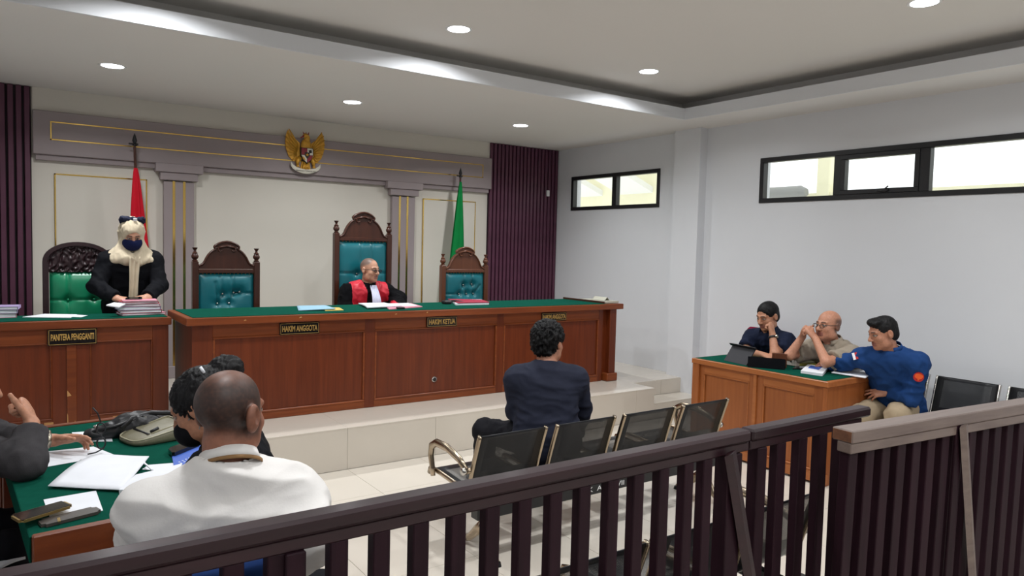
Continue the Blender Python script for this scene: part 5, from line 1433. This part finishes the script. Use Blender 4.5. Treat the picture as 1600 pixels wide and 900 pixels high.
# ================================================================ counsel table
TA = math.radians(6); tx, ty = Vector((math.cos(TA), math.sin(TA), 0)), Vector((-math.sin(TA) * .55, math.cos(TA), 0)).normalized()
TO = Vector((.068, 2.575, 0)); TWd, TLn = .80, 1.50
def tp(u, v, z): return TO + tx * u + ty * v + Vector((0, 0, z))
ct = root('counsel_table', TO + tx * .4 + ty * .7, 0, 'brown table with green cloth top at the left, strewn with papers', 'table')
def tbox(name, u0, u1, v0, v1, z0, z1, m, bev=.003):
    q = MB(); q.box((0, 0, 0), (1, 1, 1))
    for v in q.b.verts: v.co = tp(u0 + (u1 - u0) * v.co.x, v0 + (v1 - v0) * v.co.y, z0 + (z1 - z0) * v.co.z)
    if bev: bmesh.ops.bevel(q.b, geom=q.b.edges[:], offset=bev, segments=1, affect='EDGES')
    return q.build(name, m, ct)
tbox('tabletop', 0, TWd, .03, TLn, .735, .778, M['clerkX'])
tbox('cloth_top', -.004, TWd + .004, .028, TLn - .03, .778, .7815, M['felt'], .001)
tbox('cloth_edge', -.006, -.001, .03, TLn - .03, .70, .7805, M['felt'], .001)
tbox('end_panel', 0, TWd, 0, .028, .58, .79, M['clerkX'], .004)
tbox('end_panel', 0, TWd, TLn - .03, TLn, .05, .79, M['clerkX'], .004)
for u in (.01, TWd - .07):
    for v in (.03, TLn - .09): tbox('leg', u, u + .06, v, v + .06, 0, .735, M['clerk'])

# ================================================================ papers and small things
def sheet(name, label, cat, pts, m, th=.0012, lift=None, group=None, par=None, nu=10, nv=10):
    """pts: four world corners in order"""
    a, b, c, d = [Vector(p) for p in pts]
    o = par
    q = MB()
    def fn(u, v):
        p = (a * (1 - u) + b * u) * (1 - v) + (d * (1 - u) + c * u) * v
        return p + Vector((0, 0, lift(u, v) if lift else 0))
    q.grid(fn, nu, nv, (0, 0, th))
    ob = q.build(name, m, par, True if lift else False)
    if par is None:
        ctr = (a + b + c + d) / 4; ob.data.transform(Matrix.Translation(-ctr)); ob.location = ctr
        tag(ob, label, cat, group)
    return ob
def zz(z, *px_): return [atZ(x, y, z) for x, y in px_]
TZ = .7825
sheet('paper_sheet', 'white sheet under the suited man\'s hand on the green table', 'paper', zz(TZ, (52, 708), (146, 698), (179, 711), (54, 733)), M['paper'])
sheet('paper_sheet', 'wide curling white pages lying in the middle of the green table', 'paper', zz(TZ + .004, (75, 762), (157, 711), (233, 720), (192, 768)), M['paper'], .004, lambda u, v: .004 + .022 * math.sin(math.pi * u) * (1 - v) + .012 * v * v * u)
sheet('notebook', 'white notebook with thick edge by the white shirt sleeve', 'notebook', zz(TZ, (186, 772), (212, 748), (285, 730), (262, 772)), M['paper'], .016)
sheet('paper_sheet', 'white sheet half covered by the white-shirted man at the table', 'paper', zz(TZ + .0005, (222, 734), (232, 727), (285, 723), (284, 738)), M['paper'], .002)
sheet('paper_sheet', 'small square white sheet behind the two phones', 'paper', zz(TZ, (68, 781), (150, 767), (161, 798), (78, 809)), M['paper'])
sheet('paper_sheet', 'thin white sheet under the black bag at the far table end', 'paper', zz(TZ, (112, 676), (172, 672), (176, 690), (120, 690)), M['paper'])
sheet('pen', 'white pen on the sheets beside the white sleeve', 'pen', [p + Vector((0, 0, .018)) for p in zz(TZ, (224, 731), (226, 730), (238, 741), (236, 742))], M['paper'], .004)
def phone(pts, label, body, glass_=None, th=.009, lift=(0, 0, 0, 0)):
    P4 = [Vector(p) + Vector((0, 0, l)) for p, l in zip(pts, lift)]
    ctr = sum(P4, Vector()) / 4; o = root('phone', ctr, 0, label, 'phone')
    def inset(k): return [ctr + (p - ctr) * k for p in P4]
    q = MB(); lo = [q.b.verts.new(p) for p in P4]; hi = [q.b.verts.new(p + Vector((0, 0, th))) for p in P4]
    q.b.faces.new(hi); q.b.faces.new(lo[::-1])
    for i in range(4): q.b.faces.new((lo[i], lo[(i + 1) % 4], hi[(i + 1) % 4], hi[i]))
    bmesh.ops.bevel(q.b, geom=[e for e in q.b.edges if abs((e.verts[0].co - e.verts[1].co).normalized().z) > .9], offset=.012, segments=3, affect='EDGES'); q.build('case', body, o)
    if glass_:
        q = MB(); hi = [q.b.verts.new(p + Vector((0, 0, th + .0008))) for p in inset(.93)]; lo = [q.b.verts.new(p + Vector((0, 0, th - .002))) for p in inset(.93)]
        q.b.faces.new(hi); q.b.faces.new(lo[::-1])
        for i in range(4): q.b.faces.new((lo[i], lo[(i + 1) % 4], hi[(i + 1) % 4], hi[i]))
        q.build('screen', glass_, o)
    return o
phone(zz(.800, (15, 812), (98, 786), (115, 793), (32, 822)), 'gold-edged phone jutting over the corner of the green table', M['phonegold'], M['phone'], .009, (.006, 0, 0, .006))
o = phone(zz(TZ + .001, (58, 817), (148, 795), (160, 802), (66, 826)), 'dark grey phone lying face down along the table edge', M['phonegrey'], None, .010)
q = MB(); c_ = atZ(92, 812, TZ + .0115); q.box(c_ + Vector((-.004, -.018, -.002)), c_ + Vector((.004, .018, .0012))); q.build('gold_band', M['phonegold'], o)
phone(zz(TZ, (118, 729), (128, 721), (140, 722), (132, 736)), 'small dark phone half under the curling pages', M['phonegrey'], None, .012)
bb = sheet('blue_booklet', 'bright blue booklet with white print by the white collar', 'booklet', zz(TZ, (268, 712), (318, 694), (318, 722), (272, 731)), M['blue_book'], .006)
LOCAL[bb] = Matrix.Translation(bb.location)
rnd = random.Random(4)
q = MB()
for k in range(14):
    p_ = atZ(280 + k * 2.6, 722 - k * 1.1 + (k % 2) * 3, TZ + .0062); q.box(p_ + Vector((-.003, -.004, 0)), p_ + Vector((.004, .003, .0008)))
q.build('print', M['paper'], bb)
phone(zz(TZ + .007, (262, 706), (306, 690), (314, 696), (270, 714)), 'black phone lying on the bright blue booklet', M['phone'], None, .016)

# olive pouch
def pouch():
    c = (atZ(190, 692, TZ) + atZ(280, 680, TZ)) / 2 + Vector((.01, .0, 0))
    o = root('pouch', c, 0, 'olive leather pouch with zip pocket lying on the green table', 'bag')
    a = (atZ(276, 690, TZ) - atZ(205, 704, TZ)).normalized(); b = Vector((-a.y, a.x, 0)); L = .128; Wd = .112
    q = MB(); n = 36; rings = []
    def ht(u): return .050 + .026 * u / L
    for sc_, zf in ((.90, 0), (.97, .12), (1.0, .40), (1.0, .66), (.975, .86), (.93, .97), (.80, 1.03), (.45, 1.10), (.02, 1.13)):
        ring = []
        for k in range(n):
            t_ = 2 * math.pi * k / n; cs, sn = math.cos(t_), math.sin(t_)
            u = L * sc_ * math.copysign(abs(cs) ** .5, cs); v = Wd * sc_ * math.copysign(abs(sn) ** .5, sn) * (1 + .10 * u / L)
            ring.append(q.b.verts.new(c + a * u + b * v + Vector((0, 0, zf * ht(u) * (1 + .05 * noise.noise(Vector((u * 20, v * 20, zf))))))))
        rings.append(ring)
    for A, B in zip(rings, rings[1:]):
        for k in range(n): q.b.faces.new((A[k], A[(k + 1) % n], B[(k + 1) % n], B[k]))
    q.b.faces.new(rings[0]); q.b.faces.new(rings[-1]); q.build('bag_body', M['olive'], o, True)
    rim = []
    for k in range(n):
        t_ = 2 * math.pi * k / n; cs, sn = math.cos(t_), math.sin(t_); u = L * .965 * math.copysign(abs(cs) ** .5, cs); v = Wd * .965 * math.copysign(abs(sn) ** .5, sn) * (1 + .10 * u / L)
        rim.append(c + a * u + b * v + Vector((0, 0, .91 * ht(u))))
    q = MB(); q.tube(rim, .0035, 6, closed=True); q.build('piping', M['olivetrim'], o, True)
    P_ = lambda u, v, e=.0: c + a * u * L + b * v * Wd + Vector((0, 0, ht(u * L) * 1.08 + e))
    q = MB(); q.tube([P_(-.42, -.62), P_(-.42, .62)], .006, 6); q.build('zip', M['black'], o, True)
    q = MB(); q.tube([P_(-.34, -.66), P_(.70, -.70), P_(.80, -.55), P_(.80, .55), P_(.70, .70), P_(-.34, .66)], .003, 6); q.build('pocket_seam', M['olivetrim'], o, True)
    q = MB(); q.tube([P_(-.30, -.50, .004), P_(-.02, -.46, .006)], .007, 6); q.build('zip_pull', M['black'], o, True)
    q = MB(); q.box(c + b * .10 + Vector((-.014, -.008, .076)), c + b * .10 + Vector((.014, .008, .086)), .003); q.build('buckle', M['chrome'], o)
    q = MB(); q.tube([c + a * x + b * y + Vector((0, 0, z)) for x, y, z in ((-.11, .07, .055), (-.05, .10, .085), (.04, .11, .095), (.12, .08, .085), (.15, .02, .06))], .006, 6, 2.0, (0, 0, 1)); q.build('strap', M['leather'], o, True)
pouch()
def dark_bag():
    p0, p1 = atZ(128, 690, TZ), atZ(300, 664, TZ); d = (p1 - p0)
    o = root('shoulder_bag', (p0 + p1) / 2, 0, 'soft black leather bag slumped behind the olive pouch', 'bag')
    f = Field(); n_ = Vector((-d.y, d.x, 0)).normalized()
    f.cap(p0 + d * .08 + Vector((0, 0, .022)), p0 + d * .45 + Vector((0, 0, .045)), .030, .060, .04, (0, 0, 1), .8).cap(p0 + d * .45 + Vector((0, 0, .045)), p0 + d * .98 + Vector((0, 0, .03)), .060, .05, .04, (0, 0, 1), .8)
    f.clip((0, 0, TZ), (0, 0, -1))
    to_obj('bag_body', wrinkle(f.mesh('bag_body', .008), .007, (12, 12, 16)), M['leather'], o)
    q = MB(); q.tube([p0 + d * .02 + Vector((0, 0, .02)), p0 + d * .10 + n_ * -.03 + Vector((0, 0, .050)), p0 + d * .25 + n_ * -.05 + Vector((0, 0, .060)), p0 + d * .5 + n_ * -.05 + Vector((0, 0, .09))], .007, 6); q.build('strap', M['leather'], o, True)
    q = MB(); q.cyl(p0 + d * .10 + Vector((0, 0, .055)), p0 + d * .14 + Vector((0, 0, .06)), .010, n=10); q.build('clasp', M['chrome'], o, True)
dark_bag()
# spectacles in the suited man's hand
def loose_glasses():
    p = atZ(158, 682, .86)
    o = root('spectacles', p, 0, 'black-framed spectacles dangling from the suited man\'s fingers', 'spectacles')
    q = MB(); ex = R_ * .8 + F_ * .5; ex.normalize(); up = Vector((0.02, 0, 1))
    for s, zc in ((-1, -.028), (1, .034)):
        q.tube([p + ex * (.016 * math.cos(a)) + Vector((0, 0, zc + .024 * math.sin(a))) for a in np.linspace(0, 2 * math.pi, 15)[:-1]], .0035, 6, closed=True)
    q.tube([p + Vector((0, 0, -.004)), p + Vector((0, 0, .010))], .004, 6); q.build('frame', M['black'], o, True)
    for k, pts in enumerate(((.0, .058, -.012, .10, -.030, .125), (.012, -.05, -.02, -.066, -.05, -.070))):
        q = MB(); q.tube([p + ex * pts[0] + Vector((0, 0, pts[1])), p + ex * pts[2] + Vector((0, 0, pts[3])), p + ex * pts[4] + Vector((0, 0, pts[5]))], .003, 6); q.build('temple', M['black'], o, True)
loose_glasses()
q_ = zz(.475, (-14, 870), (30, 866), (40, 874), (-6, 893))
sheet('paper_sheet', 'folded white papers on the black chair at the lower left', 'paper', q_, M['paper'], .010, lambda u, v: .006 * math.sin(3 * u))

# clerk desk: case files
CZ = 1.1065
def folder(c, w, d, rz, z, th, m, label, cat='folder', group='case files piled before the clerk'):
    o = root('case_file', (c.x, c.y, z), rz, label, cat, group); keep = LOCAL[o]; LOCAL[o] = Matrix.Identity(4)
    q = MB(); q.box((-w / 2, -d / 2, 0), (w / 2, d / 2, .0015)); q.box((-w / 2, -d / 2, th - .0015), (w / 2, d / 2, th)); q.box((w / 2 - .002, -d / 2, 0), (w / 2 + .001, d / 2, th), .0008); q.build('cover', m, o)
    q = MB(); q.box((-w / 2 + .006, -d / 2 + .005, .002), (w / 2 - .004, d / 2 - .005, th - .002)); q.build('pages', M['paper'], o)
    LOCAL[o] = keep; return o
bc = atZ(221, 492, CZ); z = CZ
for k, (th, m, dx, rz, w, lb) in enumerate(((.014, 'paper_pink', .010, .10, .31, 'pink case file at the bottom of the pile before the clerk'), (.022, 'paper_red', .0, -.02, .29, 'thick red case file second from the bottom of the pile before the clerk'), (.026, 'paper_lilac', -.012, .04, .29, 'thick lilac case file in the middle of the pile before the clerk'),
                                                  (.018, 'paper_pink', .0, -.05, .27, 'pink case file above the lilac one before the clerk'), (.014, 'paper_red', -.01, .08, .25, 'red-backed case file near the top of the pile before the clerk'), (.010, 'paper_pink', .0, -.08, .24, 'pink case file on top of the pile before the clerk'))):
    folder(bc + Vector((dx, .10, 0)), w, .20, rz, z, th, M[m], lb); z += th + .0012
sheet('paper_sheet', 'white papers sticking out left from the pile before the clerk', 'paper', [atY(166, 478, 6.06) + Vector((0, 0, 0)), atY(186, 481, 6.04), atY(196, 476, 6.16), atY(178, 474, 6.18)], M['paper'], .008)
phone([atY(x, y, 6.27) + Vector((0, dy, 0)) for x, y, dy in ((196, 469, 0), (222, 468, 0), (224, 466, .06), (198, 467, .06))], 'black phone in the hands of the standing clerk', M['phone'], None, .009)
sheet('paper_sheet', 'white sheets lying flat on the clerk desk left of the pile', 'paper', zz(CZ, (35, 496), (70, 491), (120, 492), (110, 497)), M['paper'], .004)
sheet('paper_sheet', 'small white slip on the clerk desk beside the flat sheets', 'paper', zz(CZ, (108, 495), (120, 492), (137, 493), (126, 496)), M['paper'], .002)
lc = atZ(2, 497, CZ) + Vector((-.04, .09, 0)); z = CZ
for k, (th, m, lb) in enumerate(((.030, 'paper_pink', 'pale pink file at the bottom of the pile at the left of the clerk desk'), (.026, 'paper_lilac', 'lilac file in the middle of the pile at the left of the clerk desk'), (.022, 'paper_lilac', 'lilac file on top of the pile on the left end of the clerk desk'))):
    folder(lc + Vector((.012 * k, 0, 0)), .25, .18, .05 - .08 * k, z, th, M[m], lb, 'folder', 'files on the left end of the clerk desk'); z += th + .001

# judges' bench: folders, papers
BZ = 1.132
sheet('paper_folder', 'pale blue folder on the bench above the left HAKIM ANGGOTA sign', 'folder', zz(BZ, (466, 486), (464, 479), (508, 478), (524, 485)), M['paper_blue'], .008, lambda u, v: .010 * v * (1 - u))
sheet('paper_card', 'yellow card beside the pale blue folder on the bench', 'card', zz(BZ, (508, 486), (505, 481), (530, 481), (537, 485)), M['paper_yellow'], .004)
sheet('paper_sheet', 'white papers in front of the judge in the red robe', 'paper', zz(BZ + .006, (574, 482), (560, 475), (600, 474), (628, 480)), M['paper'], .014, lambda u, v: .006 * math.sin(4 * u + v))
sheet('paper_folder', 'pink folder lying under white papers right of the judge', 'folder', zz(BZ, (608, 484), (598, 477), (642, 475), (660, 480)), M['paper_pink'], .008)
sheet('paper_sheet', 'white sheet on the pink folder right of the judge', 'paper', zz(BZ + .009, (598, 480), (596, 475), (638, 474), (652, 478)), M['paper'], .004)
q = MB(); p_ = atZ(626, 483, BZ); q.box(p_ + Vector((-.035, -.02, 0)), p_ + Vector((.035, .025, .018)), .005); tag(q.build('recorder', M['black']), 'small black device at the bench edge right of the judge', 'device')
sheet('paper_folder', 'white folder with dark red back in front of the end teal chair', 'folder', zz(BZ, (712, 477), (704, 470), (752, 470), (764, 476)), M['paper'], .016)
sheet('paper_folder', 'dark red folder on top of the white one before the end teal chair', 'folder', zz(BZ + .018, (716, 474), (700, 468), (752, 469), (765, 473)), M['paper_red'], .007)
def mic():
    p = atZ(700, 475, BZ); o = root('microphone', p, 0, 'black gooseneck microphone lying beside the red folder on the bench', 'microphone')
    q = MB(); q.box(p + Vector((-.05, -.03, 0)), p + Vector((.03, .05, .035)), .01); q.build('base', M['black'], o)
    q = MB(); q.tube([p + Vector((0, 0, .03)), p + Vector((.08, -.02, .030)), p + Vector((.18, -.06, .012)), p + Vector((.24, -.09, .012))], [.010, .009, .009, .013], 8); q.build('gooseneck', M['black'], o, True)
mic()
pa = [Vector((5.15, 5.62, BZ)), Vector((5.34, 5.63, BZ)), Vector((5.34, 6.0, BZ)), Vector((5.15, 6.05, BZ))]
sheet('document_stack', 'pale grey documents on the right end of the bench', 'paper', pa, M['pale_box'], .020)
sheet('paper_sheet', 'folded pale sheet peaking on the documents at the bench end', 'paper', [p + Vector((0, 0, .022)) for p in (Vector((5.20, 5.72, BZ)), Vector((5.32, 5.72, BZ)), Vector((5.32, 5.92, BZ)), Vector((5.20, 5.92, BZ)))], M['pale_box'], .002, lambda u, v: .030 * math.exp(-((u - .5) / .16) ** 2), nu=16)

# prosecutors' desk
DZ = .7825
def tablet():
    a, b = atZ(1131, 563, DZ), atZ(1166, 571, DZ); d = (b - a); n_ = Vector((d.y, -d.x, 0)).normalized()
    if n_.x < 0: n_ = -n_
    o = root('tablet', (a + b) / 2, 0, 'tablet in dark folio case propped up on the desk corner', 'tablet')
    q = MB(); th = n_ * .010; hh = Vector((0, 0, .125)) + n_ * .085
    lo = [a, b, b + hh, a + hh]; q0 = [q.b.verts.new(p) for p in lo]; q1 = [q.b.verts.new(p + th) for p in lo]
    q.b.faces.new(q0); q.b.faces.new(q1[::-1])
    for i in range(4): q.b.faces.new((q0[i], q0[(i + 1) % 4], q1[(i + 1) % 4], q1[i]))
    q.build('case_back', M['tabletcase'], o)
    q = MB(); q.box((0, 0, 0), (1, 1, 1))
    e = d.normalized() * .014
    for v in q.b.verts: u, w_, t_ = v.co; v.co = a + hh - e + (d + 2 * e) * u + n_ * (-.006 + .022 * w_) + (Vector((0, 0, .020)) - n_ * .022) * t_
    q.build('case_flap', M['black'], o)
    q = MB(); q.box((0, 0, 0), (1, 1, 1))
    for v in q.b.verts: u, w_, t_ = v.co; v.co = a + d * (.04 + .92 * u) + n_ * (.0105 + .003 * w_) + hh * (.06 + .88 * t_)
    q.build('screen', M['phone'], o)
tablet()
def deskbox():
    a, b = atZ(1168, 573, DZ), atZ(1226, 578, DZ); d = b - a; n_ = Vector((-d.y, d.x, 0)).normalized()
    if n_.x < 0: n_ = -n_
    o = root('document_case', (a + b) / 2, 0, 'long flat black case on the desk beside the tablet', 'case')
    q = MB(); q.box((0, 0, 0), (1, 1, 1))
    for v in q.b.verts: u, w_, t_ = v.co; v.co = a + d * u + n_ * (.10 * w_) + Vector((0, 0, .085 * t_ - .02 * w_ * t_))
    q.build('case_body', M['blackcloth'], o)
    q = MB(); q.box((0, 0, 0), (1, 1, 1))
    for v in q.b.verts: u, w_, t_ = v.co; v.co = a + d * (.62 + .40 * u) + n_ * (.11 + .05 * w_) + Vector((0, 0, .11 * t_))
    tag(q.build('wooden_box', M['chairwood2']), 'small dark brown box behind the flat black case on the desk', 'box')
deskbox()
sheet('paper_sheet', 'white papers under the forearm of the man with his cheek on his fist', 'paper', zz(DZ, (1178, 556), (1190, 548), (1212, 551), (1206, 560)), M['paper'], .012)
q = MB(); p_ = atZ(1238, 571, DZ); q.box(p_ + Vector((-.03, -.05, 0)), p_ + Vector((.03, .05, .05)), .006); tp_ = q.build('tissue_pack', M['tissue']); tag(tp_, 'white tissue pack on the desk before the bald man', 'tissue pack')
tp_.data.transform(Matrix.Translation(-p_)); tp_.location = p_; LOCAL[tp_] = Matrix.Translation(p_)
f = Field(); f.cap(p_ + Vector((0, -.02, .045)), p_ + Vector((.0, .0, .085)), .028, .012, .02, (1, 0, 0), .4).cap(p_ + Vector((0, .02, .045)), p_ + Vector((.0, .035, .075)), .022, .008, .02, (1, 0, 0), .4)
to_obj('tissue', wrinkle(f.mesh('tissue', .005), .005, (40, 40, 40)), M['paper'], tp_)
q = MB(); q.cyl(p_ + Vector((-.034, -.01, .03)), p_ + Vector((-.036, .012, .10)), .006, n=8); tag(q.build('marker_pen', M['black'], None, True), 'dark pen leaning on the tissue pack', 'pen')
nb_ = sheet('notebook', 'yellow-covered notebook open on the desk beside the tissue pack', 'notebook', zz(DZ, (1246, 572), (1254, 563), (1280, 563), (1276, 572)), pm('yellow_green_cover', '#b9b257', .6), .018, lambda u, v: .012 * math.sin(math.pi * u))
bk = sheet('booklet', 'white booklet pack with blue print on the desk front edge', 'booklet', zz(DZ, (1251, 583), (1262, 573), (1294, 578), (1285, 588)), M['paper'], .020)
LOCAL[bk] = Matrix.Translation(bk.location)
sheet('print', None, None, [p + Vector((0, 0, .0205)) for p in zz(DZ, (1262, 579), (1267, 575), (1284, 578), (1279, 582))], M['blue_book'], .001, par=bk)
sheet('paper_sheet', 'thick white pages curling over the desk end beside the man in blue', 'paper', zz(DZ, (1299, 584), (1318, 576), (1378, 574), (1352, 592)), M['paper'], .010, lambda u, v: .018 * u * u * (1 - v) + .004)
sheet('phone_cover', 'dark flat phone on the desk between notebook and booklet', 'phone', zz(DZ, (1238, 577), (1246, 573), (1264, 574), (1258, 578)), M['phone'], .008)
